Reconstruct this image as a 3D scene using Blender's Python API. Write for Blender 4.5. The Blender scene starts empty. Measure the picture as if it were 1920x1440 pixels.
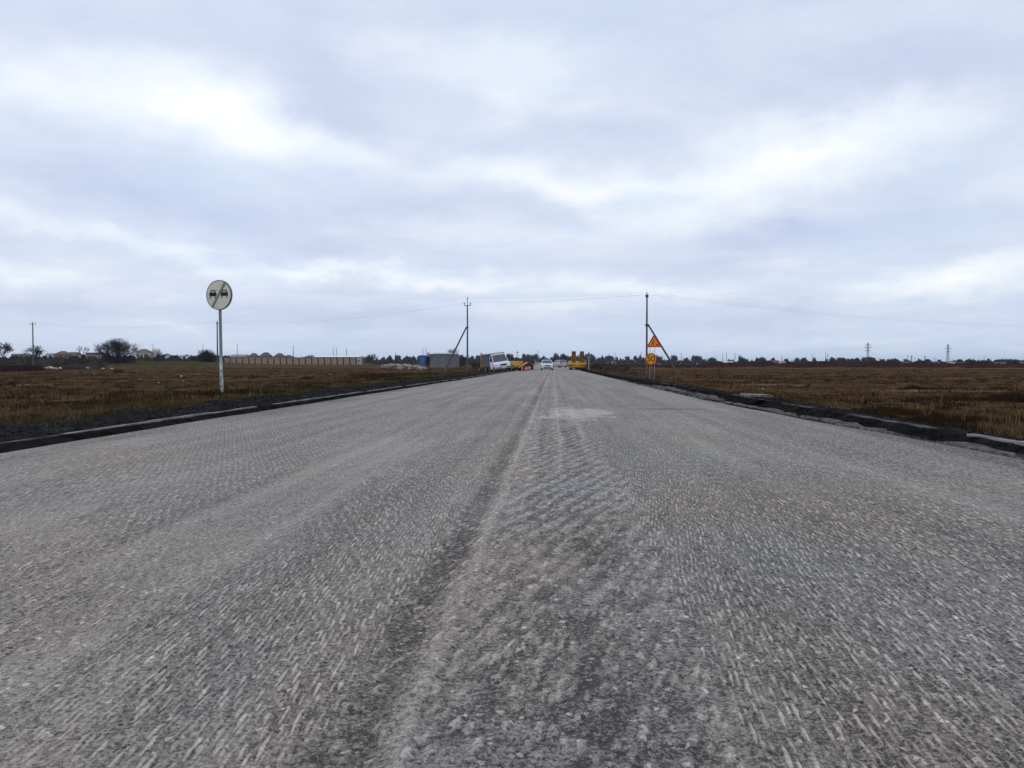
import bpy, math, random
import numpy as np
from mathutils import Vector, Matrix, Euler
R = math.radians
rnd = random.Random(7)
sc = bpy.context.scene
COL = sc.collection

# ------------------------------------------------------------------ camera
EYE = 0.9
FPX = 1400.0                                   # focal length in photo pixels (1920 wide)
cam_d = bpy.data.cameras.new('camera')
cam_d.sensor_width = 36
cam_d.lens = FPX / 1920 * 36
cam_d.clip_start = 0.05
cam_d.clip_end = 9000
cam = bpy.data.objects.new('camera', cam_d)
COL.objects.link(cam)
cam.location = (0, 0, EYE)
cam.rotation_euler = (R(90) - math.atan(37 / FPX), 0, math.atan(78 / FPX))
sc.camera = cam
CM = cam.rotation_euler.to_matrix()

def ray(px, py):
    return CM @ Vector(((px - 960) / FPX, -(py - 720) / FPX, -1))
def X(px, Y):
    d = ray(px, 683); return Y * d.x / d.y
def Zat(px, py, Y):
    d = ray(px, py); return EYE + Y * d.z / d.y
def PXM(Y):                                    # metres per photo pixel at depth Y
    return Y / FPX

# ------------------------------------------------------------------ world
SUN_EL, SUN_AZ = R(38), R(-60)
world = bpy.data.worlds.new('World'); sc.world = world
world.use_nodes = True
nt = world.node_tree
for n in list(nt.nodes): nt.nodes.remove(n)

class NB:
    """small node-building helper working for shader, world and geometry trees"""
    def __init__(s, nt): s.nt = nt
    def n(s, t, **kw):
        nd = s.nt.nodes.new(t)
        for k, v in kw.items(): setattr(nd, k, v)
        return nd
    def put(s, sock, v):
        if isinstance(v, bpy.types.NodeSocket): s.nt.links.new(v, sock)
        else: sock.default_value = v
    def m(s, op, a, b=0.0, c=None, clamp=False):
        nd = s.n('ShaderNodeMath', operation=op); nd.use_clamp = clamp
        s.put(nd.inputs[0], a); s.put(nd.inputs[1], b)
        if c is not None: s.put(nd.inputs[2], c)
        return nd.outputs[0]
    def add(s, a, b): return s.m('ADD', a, b)
    def sub(s, a, b): return s.m('SUBTRACT', a, b)
    def mul(s, a, b): return s.m('MULTIPLY', a, b)
    def xyz(s, v):
        nd = s.n('ShaderNodeSeparateXYZ'); s.put(nd.inputs[0], v); return nd.outputs
    def vec(s, x, y, z=0.0):
        nd = s.n('ShaderNodeCombineXYZ'); s.put(nd.inputs[0], x); s.put(nd.inputs[1], y); s.put(nd.inputs[2], z); return nd.outputs[0]
    def noise(s, v, scale=1.0, detail=3.0, rough=0.5, dist=0.0):
        nd = s.n('ShaderNodeTexNoise'); s.put(nd.inputs['Vector'], v)
        s.put(nd.inputs['Scale'], scale); s.put(nd.inputs['Detail'], detail); s.put(nd.inputs['Roughness'], rough); s.put(nd.inputs['Distortion'], dist)
        return nd.outputs[0]
    def voro(s, v, scale=1.0, rand=1.0, feat='F1', dim='2D', out='Distance'):
        nd = s.n('ShaderNodeTexVoronoi', voronoi_dimensions=dim, feature=feat); s.put(nd.inputs['Vector'], v)
        s.put(nd.inputs['Scale'], scale); s.put(nd.inputs['Randomness'], rand)
        return nd.outputs[out]
    def mr(s, v, a, b, c=0.0, d=1.0, smooth=True):
        nd = s.n('ShaderNodeMapRange'); nd.interpolation_type = 'SMOOTHSTEP' if smooth else 'LINEAR'
        for i, q in enumerate((v, a, b, c, d)): s.put(nd.inputs[i], q)
        return nd.outputs[0]
    def mix(s, f, a, b, blend='MIX'):
        nd = s.n('ShaderNodeMix', data_type='RGBA', blend_type=blend)
        s.put(nd.inputs[0], f)
        s.put(nd.inputs[6], (*a, 1) if isinstance(a, tuple) and len(a) == 3 else a)
        s.put(nd.inputs[7], (*b, 1) if isinstance(b, tuple) and len(b) == 3 else b)
        return nd.outputs[2]
    def ramp(s, f, stops, interp='LINEAR'):
        nd = s.n('ShaderNodeValToRGB'); cr = nd.color_ramp; cr.interpolation = interp
        while len(cr.elements) < len(stops): cr.elements.new(0.5)
        for e, (p, c) in zip(cr.elements, stops): e.position = p; e.color = (*c, 1)
        s.put(nd.inputs[0], f); return nd.outputs[0]

b = NB(nt)
wo = b.n('ShaderNodeOutputWorld'); bg = b.n('ShaderNodeBackground')
bg.inputs[1].default_value = 0.1
nt.links.new(bg.outputs[0], wo.inputs[0])
sky = b.n('ShaderNodeTexSky', sky_type='NISHITA'); sky.sun_disc = False
sky.sun_elevation = SUN_EL; sky.sun_rotation = SUN_AZ
sky.dust_density = 2.0
gen = b.n('ShaderNodeTexCoord').outputs['Generated']
gx, gy, gz = b.xyz(gen)
up = b.m('MAXIMUM', gz, 0.0)
den = b.add(up, 0.10)
plane = b.vec(b.m('DIVIDE', gx, den), b.m('DIVIDE', gy, den))        # a cloud deck seen in perspective
n_big = b.noise(plane, 0.55, 6, 0.6, 0.5)
n_mid = b.noise(plane, 1.7, 8, 0.62, 0.6)
n_dir = b.noise(b.vec(gx, gy, b.mul(gz, 1.8)), 4.5, 8, 0.6, 0.3)
# azimuth / elevation in degrees, softly warped, for the large cloud banks in view
az = b.mul(b.m('ARCTAN2', gx, gy), 57.2958)
el = b.mul(b.m('ARCSINE', gz), 57.2958)
wz = b.noise(b.vec(b.mul(gx, 1), gy, b.mul(gz, 1.6)), 5.5, 5, 0.6)
wz2 = b.noise(b.vec(b.add(b.mul(gx, 1), 5.0), gy, b.mul(gz, 1.6)), 5.5, 5, 0.6)
az = b.add(az, b.mul(b.sub(wz, 0.5), 10)); el = b.add(el, b.mul(b.sub(wz2, 0.5), 6))
def pix_ae(px, py):
    d = ray(px, py).normalized()
    return math.degrees(math.atan2(d.x, d.y)), math.degrees(math.asin(d.z))
# centre px, py, half width, half height (px), tilt (px per px), strength
BLOBS = [(420, 225, 190, 75, .22, .75), (120, 170, 200, 65, .2, .42), (930, 115, 190, 80, .1, .40), (650, 290, 190, 45, .2, .25),
         (1080, 345, 260, 38, .12, .62), (1600, 270, 260, 50, -.14, .62), (1380, 365, 200, 60, -.2, .42), (1880, 330, 160, 80, 0, .30), (1420, 250, 220, 60, 0, .22),
         (300, 462, 300, 24, .1, .50), (760, 515, 260, 17, .04, .46), (60, 520, 180, 30, 0, .40), (1780, 540, 250, 35, -.06, .66), (1250, 530, 200, 18, 0, .30),
         (950, 575, 260, 20, 0, .22), (1000, 440, 300, 40, 0, .18), (350, 620, 400, 12, 0, .14), (1650, 640, 500, 16, 0, .34),
         (1130, 255, 160, 45, 0, -.28), (640, 190, 90, 70, .3, -.30), (300, 375, 300, 35, .08, -.36), (1650, 140, 380, 60, .05, -.30), (1500, 450, 230, 30, 0, -.30),
         (620, 455, 130, 30, 0, -.24), (180, 40, 260, 40, 0, -.10), (650, 590, 300, 25, 0, -.36), (1400, 590, 300, 20, 0, -.26), (100, 600, 200, 22, 0, -.40),
         (820, 395, 200, 22, 0, -.22), (1750, 400, 160, 30, 0, -.14), (1000, 30, 500, 28, 0, -.12)]
acc = None
for px, py, hw, hh, tilt, amp in BLOBS:
    a0, e0 = pix_ae(px, py)
    a1, e1 = pix_ae(px + hw, py); _, e2 = pix_ae(px, py - hh)
    da = b.sub(az, a0); de = b.add(b.sub(el, e0), b.mul(da, tilt))
    q = b.add(b.m('POWER', b.m('ABSOLUTE', b.mul(da, 1 / abs(a1 - a0))), 2.0), b.m('POWER', b.m('ABSOLUTE', b.mul(de, 1 / abs(e2 - e0))), 2.0))
    g = b.mul(b.m('EXPONENT', b.mul(q, -1.1)), amp)
    acc = g if acc is None else b.add(acc, g)
dens = b.add(b.add(0.43, b.mul(acc, 0.73)), b.mul(b.sub(n_big, 0.5), 0.50))
dens = b.add(dens, b.mul(b.sub(n_mid, 0.5), 0.50))
dens = b.add(dens, b.mul(b.sub(n_dir, 0.5), 0.50))
cloud = b.ramp(dens, [(0.0, (.445, .540, .725)), (0.25, (.540, .606, .778)), (0.48, (.634, .700, .838)), (0.72, (.780, .832, .908)), (1.0, (.930, .950, .975))])
tint = b.noise(plane, 0.9, 3, 0.5)
cloud = b.mix(b.mr(tint, .45, .70, 0, .55), cloud, (.540, .660, .830))                 # thin places where blue shows through
cloud = b.mix(b.mul(b.mr(b.m('ABSOLUTE', gz), 0.0, 0.10, 1, 0), .60), cloud, (.50, .615, .80))
c10 = b.n('ShaderNodeVectorMath', operation='SCALE'); b.put(c10.inputs[0], cloud); c10.inputs['Scale'].default_value = 11.4
skyc = b.mix(0.94, sky.outputs[0], c10.outputs[0])
nt.links.new(skyc, bg.inputs[0])

sun_d = bpy.data.lights.new('sun', 'SUN'); sun_d.energy = 0.6; sun_d.angle = R(30); sun_d.color = (1, .96, .9)
sun = bpy.data.objects.new('sun', sun_d); COL.objects.link(sun)
sdir = Vector((math.sin(SUN_AZ) * math.cos(SUN_EL), math.cos(SUN_AZ) * math.cos(SUN_EL), math.sin(SUN_EL)))
sun.rotation_euler = (-sdir).to_track_quat('-Z', 'Y').to_euler()

sc.view_settings.view_transform = 'Standard'
sc.view_settings.look = 'None'
sc.view_settings.exposure = 0.0
sc.view_settings.gamma = 1.0
sc.view_settings.use_curve_mapping = False

# ------------------------------------------------------------------ helpers
def tag(o, label=None, cat=None, group=None, kind=None):
    if label: o['label'] = label
    if cat: o['category'] = cat
    if group: o['group'] = group
    if kind: o['kind'] = kind
    return o
def empty(name, loc, rz=0.0, rx=0.0, ry=0.0):
    o = bpy.data.objects.new(name, None); COL.objects.link(o)
    o.location = loc; o.rotation_euler = (rx, ry, rz); o.empty_display_size = .3
    return o
def mesh_obj(name, me, mat, parent=None, loc=None):
    if mat is not None and not me.materials: me.materials.append(mat)
    o = bpy.data.objects.new(name, me); COL.objects.link(o)
    if parent is not None: o.parent = parent
    if loc is not None: o.location = loc
    return o
class MB:
    def __init__(s): s.v = []; s.f = []
    def poly(s, pts, faces):
        k = len(s.v); s.v += [tuple(p) for p in pts]; s.f += [tuple(i + k for i in f) for f in faces]; return s
    def box(s, c, d, rot=None, top=1.0, topy=None):
        """box centred at c with sizes d; the top face scaled by top"""
        topy = top if topy is None else topy
        hx, hy, hz = d[0] / 2, d[1] / 2, d[2] / 2
        pts = [Vector(p) for p in ((-hx, -hy, -hz), (hx, -hy, -hz), (hx, hy, -hz), (-hx, hy, -hz),
               (-hx * top, -hy * topy, hz), (hx * top, -hy * topy, hz), (hx * top, hy * topy, hz), (-hx * top, hy * topy, hz))]
        if rot is not None:
            m = Euler(rot).to_matrix(); pts = [m @ p for p in pts]
        pts = [p + Vector(c) for p in pts]
        return s.poly(pts, [(3, 2, 1, 0), (4, 5, 6, 7), (0, 1, 5, 4), (1, 2, 6, 5), (2, 3, 7, 6), (3, 0, 4, 7)])
    def tube(s, p0, p1, r0, r1=None, n=8, cap=True):
        r1 = r0 if r1 is None else r1
        p0 = Vector(p0); p1 = Vector(p1); d = (p1 - p0)
        if d.length < 1e-6: return s
        q = d.to_track_quat('Z', 'Y')
        ring = [q @ Vector((math.cos(2 * math.pi * i / n), math.sin(2 * math.pi * i / n), 0)) for i in range(n)]
        pts = [p0 + r * r0 for r in ring] + [p1 + r * r1 for r in ring]
        fs = [(i, (i + 1) % n, n + (i + 1) % n, n + i) for i in range(n)]
        if cap: fs += [tuple(range(n - 1, -1, -1)), tuple(range(n, 2 * n))]
        return s.poly(pts, fs)
    def prism(s, poly, a, b_, axis='x'):
        """polygon given in the two other axes, extruded from a to b_ along axis"""
        n = len(poly)
        def P(u, w, t): return (t, u, w) if axis == 'x' else ((u, t, w) if axis == 'y' else (u, w, t))
        pts = [P(u, w, a) for u, w in poly] + [P(u, w, b_) for u, w in poly]
        return s.poly(pts, [(i, (i + 1) % n, n + (i + 1) % n, n + i) for i in range(n)] + [tuple(range(n - 1, -1, -1)), tuple(range(n, 2 * n))])
    def loft(s, rings, cap=True):
        n = len(rings[0]); pts = [p for r in rings for p in r]; fs = []
        for k in range(len(rings) - 1):
            for i in range(n):
                fs.append((k * n + i, k * n + (i + 1) % n, (k + 1) * n + (i + 1) % n, (k + 1) * n + i))
        if cap: fs += [tuple(range(n - 1, -1, -1)), tuple(range((len(rings) - 1) * n, len(rings) * n))]
        return s.poly(pts, fs)
    def ball(s, c, r, n=6, sq=(1, 1, 1), jit=0.0, rg=None):
        rg = rg or rnd; rings = []
        m = max(3, n // 2)
        pts = [(c[0], c[1], c[2] - r * sq[2])]
        for j in range(1, m):
            ph = math.pi * j / m - math.pi / 2
            for i in range(n):
                th = 2 * math.pi * i / n + j * .4; k = 1 + rg.uniform(-jit, jit)
                pts.append((c[0] + r * sq[0] * k * math.cos(ph) * math.cos(th), c[1] + r * sq[1] * k * math.cos(ph) * math.sin(th), c[2] + r * sq[2] * k * math.sin(ph)))
        pts.append((c[0], c[1], c[2] + r * sq[2]))
        fs = [(0, 1 + (i + 1) % n, 1 + i) for i in range(n)]
        for j in range(m - 2):
            o = 1 + j * n
            fs += [(o + i, o + (i + 1) % n, o + n + (i + 1) % n, o + n + i) for i in range(n)]
        o = 1 + (m - 2) * n; t = len(pts) - 1
        fs += [(o + i, o + (i + 1) % n, t) for i in range(n)]
        return s.poly(pts, fs)
    def mesh(s, name, smooth=False):
        me = bpy.data.meshes.new(name); me.from_pydata(s.v, [], s.f); me.update()
        if smooth: me.polygons.foreach_set('use_smooth', [True] * len(me.polygons))
        return me
    def build(s, name, mat, parent=None, smooth=False, bevel=0.0, loc=None):
        me = s.mesh(name, smooth); o = mesh_obj(name, me, mat, parent, loc)
        if bevel:
            m = o.modifiers.new('bevel', 'BEVEL'); m.width = bevel; m.segments = 2; m.limit_method = 'ANGLE'; m.angle_limit = R(35)
        return o
def np_mesh(name, V, F, colors=None):
    """V (n,3), F (m,k) numpy arrays"""
    me = bpy.data.meshes.new(name)
    V = np.asarray(V, dtype=np.float32); F = np.asarray(F, dtype=np.int32); k = F.shape[1]
    me.vertices.add(len(V)); me.vertices.foreach_set('co', V.ravel())
    me.loops.add(F.size); me.loops.foreach_set('vertex_index', F.ravel())
    me.polygons.add(len(F)); me.polygons.foreach_set('loop_start', np.arange(0, F.size, k, dtype=np.int32))
    me.polygons.foreach_set('loop_total', np.full(len(F), k, dtype=np.int32))
    me.update(calc_edges=True)
    if colors is not None:
        ca = me.color_attributes.new('tone', 'FLOAT_COLOR', 'POINT')
        ca.data.foreach_set('color', np.asarray(colors, dtype=np.float32).ravel())
    return me
def grid_mesh(name, Xg, Yg, Zg, smooth=True):
    r, c = Xg.shape
    V = np.stack([Xg.ravel(), Yg.ravel(), Zg.ravel()], 1)
    i = np.arange(r * c).reshape(r, c)
    F = np.stack([i[:-1, :-1].ravel(), i[:-1, 1:].ravel(), i[1:, 1:].ravel(), i[1:, :-1].ravel()], 1)
    me = np_mesh(name, V, F)
    if smooth: me.polygons.foreach_set('use_smooth', np.ones(len(F), dtype=bool))
    return me
def copy_thing(o, loc, rz=None, label=None, scale=None):
    c = o.copy(); COL.objects.link(c); c.location = loc
    if rz is not None: c.rotation_euler = (0, 0, rz)
    if label: c['label'] = label
    if scale: c.scale = scale
    for ch in list(o.children):
        d = ch.copy(); COL.objects.link(d); d.parent = c
        for g in list(ch.children):
            e = g.copy(); COL.objects.link(e); e.parent = d
    return c

# numpy value noise
def vnoise(x, y, seed=0):
    x = np.asarray(x, float); y = np.asarray(y, float)
    xi = np.floor(x).astype(np.int64); yi = np.floor(y).astype(np.int64); fx = x - xi; fy = y - yi
    def h(a, c):
        n = (a * 374761393 + c * 668265263 + seed * 974711) & 0x7fffffff
        n = ((n ^ (n >> 13)) * 1274126177) & 0x7fffffff
        return ((n ^ (n >> 16)) & 0xffff) / 65535.0
    sx = fx * fx * (3 - 2 * fx); sy = fy * fy * (3 - 2 * fy)
    return (h(xi, yi) * (1 - sx) + h(xi + 1, yi) * sx) * (1 - sy) + (h(xi, yi + 1) * (1 - sx) + h(xi + 1, yi + 1) * sx) * sy
def fbm(x, y, seed=0, o=4):
    t = 0; a = .5; s = 0
    for k in range(o):
        t = t + a * vnoise(x * 2 ** k, y * 2 ** k, seed + k * 17); s += a; a *= .5
    return t / s
def sst(a, c, v):
    t = np.clip((np.asarray(v, float) - a) / (c - a), 0, 1); return t * t * (3 - 2 * t)

# ------------------------------------------------------------------ road line and land heights
def CX(y):                                           # the far road bends slightly to the left
    y = np.asarray(y, float); return -11.0 * (np.clip(y - 130, 0, None) / 330) ** 1.6
def RZ(y):                                           # the road climbs gently beyond 115 m
    y = np.asarray(y, float); t = np.clip(y - 105, 0, None)
    return np.minimum(.0052 * t * sst(0, 40, t), 2.1)
def EL(y): return -(5.75 - .35 * sst(10, 60, y)) + .05 * (fbm(np.asarray(y) * 1.3, 0 * np.asarray(y), 5) - .5)
def KL(y): return -(6.13 - .45 * sst(9, 60, y))      # left kerb
def ER(y): return 4.45 - .72 * sst(5.5, 20, y) + .10 * (fbm(np.asarray(y) * .9, 0 * np.asarray(y), 9) - .5)
def KR(y): return 5.42 - .25 * sst(20, 70, y)        # right kerb
def LAND(x, y):
    x = np.asarray(x, float); y = np.asarray(y, float)
    xr = x - CX(y)
    yy = np.maximum(y, 1.0); ang = x / yy
    side = .55 + .45 * sst(.12, -.06, ang) if False else .55 + .45 * (1 - sst(-.06, .12, ang))
    side = np.where(np.abs(xr) < 20, 1.0 + (side - 1) * sst(8, 20, np.abs(xr)), side)
    z = RZ(y) * side
    z = z + 1.5 * (1 - sst(-.52, -.36, ang)) * sst(150, 235, y) * (1 - sst(500, 1200, y))
    low = np.where(xr < 0, sst(9.6, 14, -xr), sst(6.2, 9.5, xr))
    z = z - (.42 * low) * (1 - sst(120, 260, y) * .6)
    bump = (fbm(x * .11, y * .11, 3) - .5) * .22 + (fbm(x * .5, y * .5, 4) - .5) * .10
    out = np.where(xr < 0, sst(8.0, 11, -xr), sst(6.2, 8, xr))
    z = z + bump * out
    inside = (xr > -8.1) & (xr < 5.95)
    return np.where(inside, RZ(y) - .35, z)
def land(x, y): return float(LAND(x, y))

# ------------------------------------------------------------------ materials
MATS = {}
def mat(name, col=(.5, .5, .5), rough=.7, metal=0.0, var=.15, scale=6.0, bump=0.0, emis=None, alpha=None, dirt=None, spec=None):
    if name in MATS: return MATS[name]
    m = bpy.data.materials.new(name); m.use_nodes = True
    nb = NB(m.node_tree); bs = m.node_tree.nodes['Principled BSDF']
    pos = nb.n('ShaderNodeTexCoord').outputs['Object']
    f = nb.noise(pos, scale, 5, .6)
    lo = tuple(c * (1 - var) for c in col); hi = tuple(min(1, c * (1 + var)) for c in col)
    c = nb.mix(nb.mr(f, .3, .7), lo, hi)
    if dirt:
        f2 = nb.noise(pos, scale * .45, 6, .7, .5)
        c = nb.mix(nb.mul(nb.mr(f2, .48, .68), dirt[1]), c, dirt[0])
    nb.put(bs.inputs['Base Color'], c)
    bs.inputs['Roughness'].default_value = rough; bs.inputs['Metallic'].default_value = metal
    bs.inputs['Specular IOR Level'].default_value = (0.0 if rough >= .9 else .4) if spec is None else spec
    if bump:
        bp = nb.n('ShaderNodeBump'); bp.inputs['Strength'].default_value = bump; bp.inputs['Distance'].default_value = .02
        nb.put(bp.inputs['Height'], nb.noise(pos, scale * 6, 4, .6)); nb.put(bs.inputs['Normal'], bp.outputs[0])
    if emis:
        bs.inputs['Emission Color'].default_value = (*emis[0], 1); bs.inputs['Emission Strength'].default_value = emis[1]
    MATS[name] = m; return m
def tone_mat(name, rough=.9, transl=False):
    m = bpy.data.materials.new(name); m.use_nodes = True
    nb = NB(m.node_tree); bs = m.node_tree.nodes['Principled BSDF']
    a = nb.n('ShaderNodeAttribute', attribute_name='tone')
    nb.put(bs.inputs['Base Color'], a.outputs['Color'])
    bs.inputs['Roughness'].default_value = rough; bs.inputs['Specular IOR Level'].default_value = 0.0
    MATS[name] = m; return m

def milled(nb, pos):
    """scallop pattern of a milled asphalt surface: height 0..1 (1 = ridge) and masks. Used by shader and by geometry."""
    x, y, _ = nb.xyz(pos)
    wob = nb.noise(nb.vec(nb.mul(x, .6), nb.mul(y, .35)), 1.0, 2, .5)
    xw = nb.add(x, nb.mul(nb.sub(wob, .5), .16))
    jag = nb.mul(nb.sub(nb.noise(nb.vec(nb.mul(x, 3), nb.mul(y, 5)), 1.0, 3, .6), .5), .10)
    isR = nb.m('GREATER_THAN', nb.add(xw, jag), .46)
    isL = nb.m('LESS_THAN', nb.add(xw, jag), -.55)
    isC = nb.sub(nb.sub(1.0, isR), isL)
    sh = nb.add(nb.mul(isR, -.13), nb.add(nb.mul(isL, .05), nb.mul(isC, -.30)))
    per = nb.add(nb.mul(isC, .042), nb.mul(nb.sub(1.0, isC), .0195))
    u = nb.m('DIVIDE', nb.add(xw, nb.mul(sh, y)), per)
    v = nb.add(nb.mul(y, nb.add(7.6, nb.mul(isC, 1.0))), nb.mul(u, .38))
    brk = nb.noise(nb.vec(nb.mul(x, 22), nb.mul(y, 14)), 1.0, 3, .6)
    brk2 = nb.noise(nb.vec(nb.add(nb.mul(x, 22), 9.0), nb.mul(y, 14)), 1.0, 3, .6)
    uv = nb.vec(nb.add(u, nb.mul(nb.sub(brk, .5), nb.add(.60, nb.mul(isC, .9)))), nb.add(v, nb.mul(nb.sub(brk2, .5), 1.1)))
    vn = nb.n('ShaderNodeTexVoronoi', voronoi_dimensions='2D', feature='F1'); nb.put(vn.inputs['Vector'], uv)
    nb.put(vn.inputs['Scale'], 1.0); nb.put(vn.inputs['Randomness'], .55)
    d = vn.outputs['Distance']; rc = nb.xyz(vn.outputs['Color'])[0]
    dash = nb.mul(nb.sub(1.0, nb.mr(d, .13, .52)), nb.add(.45, nb.mul(rc, .75)))
    h = nb.add(nb.mul(isC, nb.add(nb.mul(dash, .8), nb.mul(nb.mr(d, .25, .75), .30))), nb.mul(nb.sub(1.0, isC), nb.add(dash, nb.mul(nb.mr(d, .35, .75), .22))))
    bg_ = nb.noise(nb.vec(nb.mul(x, .8), nb.mul(y, .42)), 1.0, 4, .6, .4)
    worn = nb.mr(bg_, .50, .66)                       # where dust and fines fill the hollows
    wb = nb.mul(nb.sub(1.0, nb.mr(nb.m('ABSOLUTE', nb.add(xw, nb.add(1.75, nb.mul(nb.sub(bg_, .5), 1.2)))), .22, .55)), nb.mul(nb.mr(y, 2.2, 3.5), nb.mr(y, 7.5, 9.5, 1, 0)))
    worn = nb.m('MAXIMUM', worn, wb)
    worn = nb.mul(worn, nb.add(nb.mul(isR, .45), nb.mul(nb.sub(1.0, isR), .95)))
    return h, worn, xw, x, y, isC

def band(nb, x, c, w, soft):
    return nb.sub(1.0, nb.mr(nb.m('ABSOLUTE', nb.sub(x, c)), w, w + soft))

def road_material():
    m = bpy.data.materials.new('milled_asphalt'); m.use_nodes = True
    nb = NB(m.node_tree); bs = m.node_tree.nodes['Principled BSDF']
    pos = nb.n('ShaderNodeNewGeometry').outputs['Position']
    h, worn, xw, x, y, isC = milled(nb, pos)
    amp = nb.sub(1.0, nb.mul(worn, .78))
    # coarse slanting rows left by the overlap of the two passes
    rn_ = nb.noise(nb.vec(nb.mul(x, 3.0), nb.mul(y, 1.3)), 1.0, 4, .6)
    row = nb.m('SINE', nb.add(nb.mul(nb.sub(x, nb.mul(y, .34)), 52.0), nb.mul(rn_, 9.0)))
    row = nb.mul(nb.add(nb.mul(row, .5), .5), nb.mr(nb.noise(nb.vec(nb.mul(x, 16), nb.mul(y, 7)), 1.0, 3, .6), .36, .58, .15, 1))
    row = nb.mul(row, nb.mul(nb.mr(x, -.34, -.24), nb.mr(nb.add(x, nb.mul(nb.sub(rn_, .5), .5)), .36, .62, 1, 0)))
    # stripes along the joint of the two milling passes
    wig = nb.mul(nb.sub(nb.noise(nb.vec(nb.mul(x, 4), nb.mul(y, 1.4)), 1.0, 5, .7), .5), .20)
    xs = nb.add(x, wig)
    gap = nb.noise(nb.vec(nb.mul(x, 1.5), nb.mul(y, .8)), 1.0, 4, .6)
    dark = nb.mul(band(nb, xs, -.46, .028, .055), nb.mr(gap, .34, .55, .35, 1))
    dark = nb.m('MAXIMUM', dark, nb.mul(band(nb, nb.add(x, nb.mul(wig, 2.2)), .20, .05, .13), nb.mr(gap, .44, .60, .0, .75)))
    dark = nb.m('MAXIMUM', dark, nb.mul(band(nb, xs, -.13, .015, .05), nb.mr(gap, .38, .60, .2, .6)))
    light = nb.mul(band(nb, xs, -.335, .010, .035), .9)
    light = nb.m('MAXIMUM', light, nb.mul(band(nb, xs, -.62, .005, .03), .55))
    light = nb.m('MAXIMUM', light, nb.mul(band(nb, xs, .07, .008, .03), nb.mr(y, 4, 9, 0, .8)))
    light = nb.m('MAXIMUM', light, nb.mul(band(nb, xs, .33, .005, .03), nb.mr(y, 5, 9, 0, .5)))
    # aggregate speckle
    sp = nb.voro(pos, 120.0, 1.0, 'F1', '3D', 'Color'); spx = nb.xyz(sp)[0]
    sp2 = nb.voro(pos, 75.0, 1.0, 'F1', '3D', 'Color'); sp2x = nb.xyz(sp2)[1]
    gr = nb.noise(pos, 260, 2, .6)
    patch = nb.noise(nb.vec(nb.mul(x, .7), nb.mul(y, .30)), 1.0, 5, .62)
    streak = nb.noise(nb.vec(nb.mul(x, 3.2), nb.mul(y, .07)), 1.0, 4, .6)
    streak2 = nb.noise(nb.vec(nb.mul(x, 9), nb.mul(y, .16)), 1.0, 3, .6)
    mott = nb.noise(nb.vec(nb.mul(x, 14), nb.mul(y, 7)), 1.0, 4, .65)
    u2 = nb.m('DIVIDE', nb.sub(x, nb.mul(y, .33)), .085)
    coarse = nb.noise(nb.vec(u2, nb.mul(y, 5.0)), 1.0, 4, .62, .3)
    cm_ = nb.mul(nb.mr(x, -.42, -.25), nb.mr(x, .40, .85, 1, 0))
    val = nb.add(.207, nb.mul(nb.mul(nb.sub(h, .36), amp), .19))
    val = nb.add(val, nb.mul(nb.mul(nb.m('POWER', h, 3.0), amp), .09))
    val = nb.add(val, nb.mul(nb.mul(nb.sub(coarse, .5), nb.add(cm_, .25)), .24))
    val = nb.add(val, nb.mul(nb.sub(spx, .5), .25))
    val = nb.add(val, nb.mul(nb.sub(gr, .5), .50))
    val = nb.add(val, nb.mul(nb.sub(mott, .5), .20))
    val = nb.add(val, nb.mul(nb.sub(patch, .5), .18))
    val = nb.add(val, nb.mul(nb.sub(streak, .5), .26))
    val = nb.add(val, nb.mul(nb.sub(streak2, .5), .08))
    val = nb.add(val, nb.mul(worn, .035))
    fg = nb.noise(nb.vec(nb.mul(x, 75), nb.mul(y, 55)), 1.0, 4, .75)
    val = nb.add(val, nb.mul(nb.sub(fg, .5), .36))
    val = nb.add(val, nb.mr(sp2x, .975, .99, 0, .26))                  # pale stone chips
    val = nb.sub(val, nb.mr(nb.xyz(sp2)[2], .94, .97, 0, .14))          # dark pits
    val = nb.add(val, nb.mul(light, .09))
    val = nb.sub(val, nb.mul(dark, .095))
    # pale scuffed patch and the cracked seam across the right lane
    ex = nb.m('DIVIDE', nb.sub(x, .45), .75); ey = nb.m('DIVIDE', nb.sub(y, 13.3), 1.9)
    q = nb.add(nb.mul(ex, ex), nb.mul(ey, ey))
    q = nb.add(q, nb.mul(nb.sub(nb.noise(nb.vec(nb.mul(x, 3.2), nb.mul(y, 1.6)), 1.0, 6, .75), .5), 4.2))
    val = nb.add(val, nb.mul(nb.sub(1.0, nb.mr(q, .30, 1.0)), .17))
    seam = nb.mul(band(nb, nb.add(nb.sub(y, nb.mul(x, .12)), nb.mul(wig, .8)), 14.5, .05, .22), nb.mul(nb.mr(x, 1.3, 2.1), nb.mr(x, 2.6, 3.2, 1, 0)))
    val = nb.sub(val, nb.mul(seam, .16))
    val = nb.add(val, nb.mul(row, nb.mr(y, 1.5, 4.5, .08, .165)))
    val = nb.sub(val, nb.mul(nb.mul(nb.mr(x, -.34, -.24), nb.mr(x, .40, .66, 1, 0)), .042))
    # dirtier towards both edges
    edge = nb.add(nb.mr(nb.add(x, nb.mul(nb.sub(patch, .5), 1.6)), -4.9, -5.9, 0, 1), nb.mr(nb.add(x, nb.mul(nb.sub(patch, .5), 1.2)), 3.45, 4.5, 0, 1))
    val = nb.sub(val, nb.mul(edge, .09))
    val = nb.m('MAXIMUM', val, .035)
    hue = nb.noise(nb.vec(nb.mul(x, .9), nb.mul(y, .5), 3.0), 1.0, 3, .5)
    tint = nb.ramp(hue, [(.30, (1.08, 1.02, .92)), (.44, (1.12, 1.0, .87)), (.58, (1.16, .99, .81)), (.75, (1.19, .96, .83))])
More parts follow.
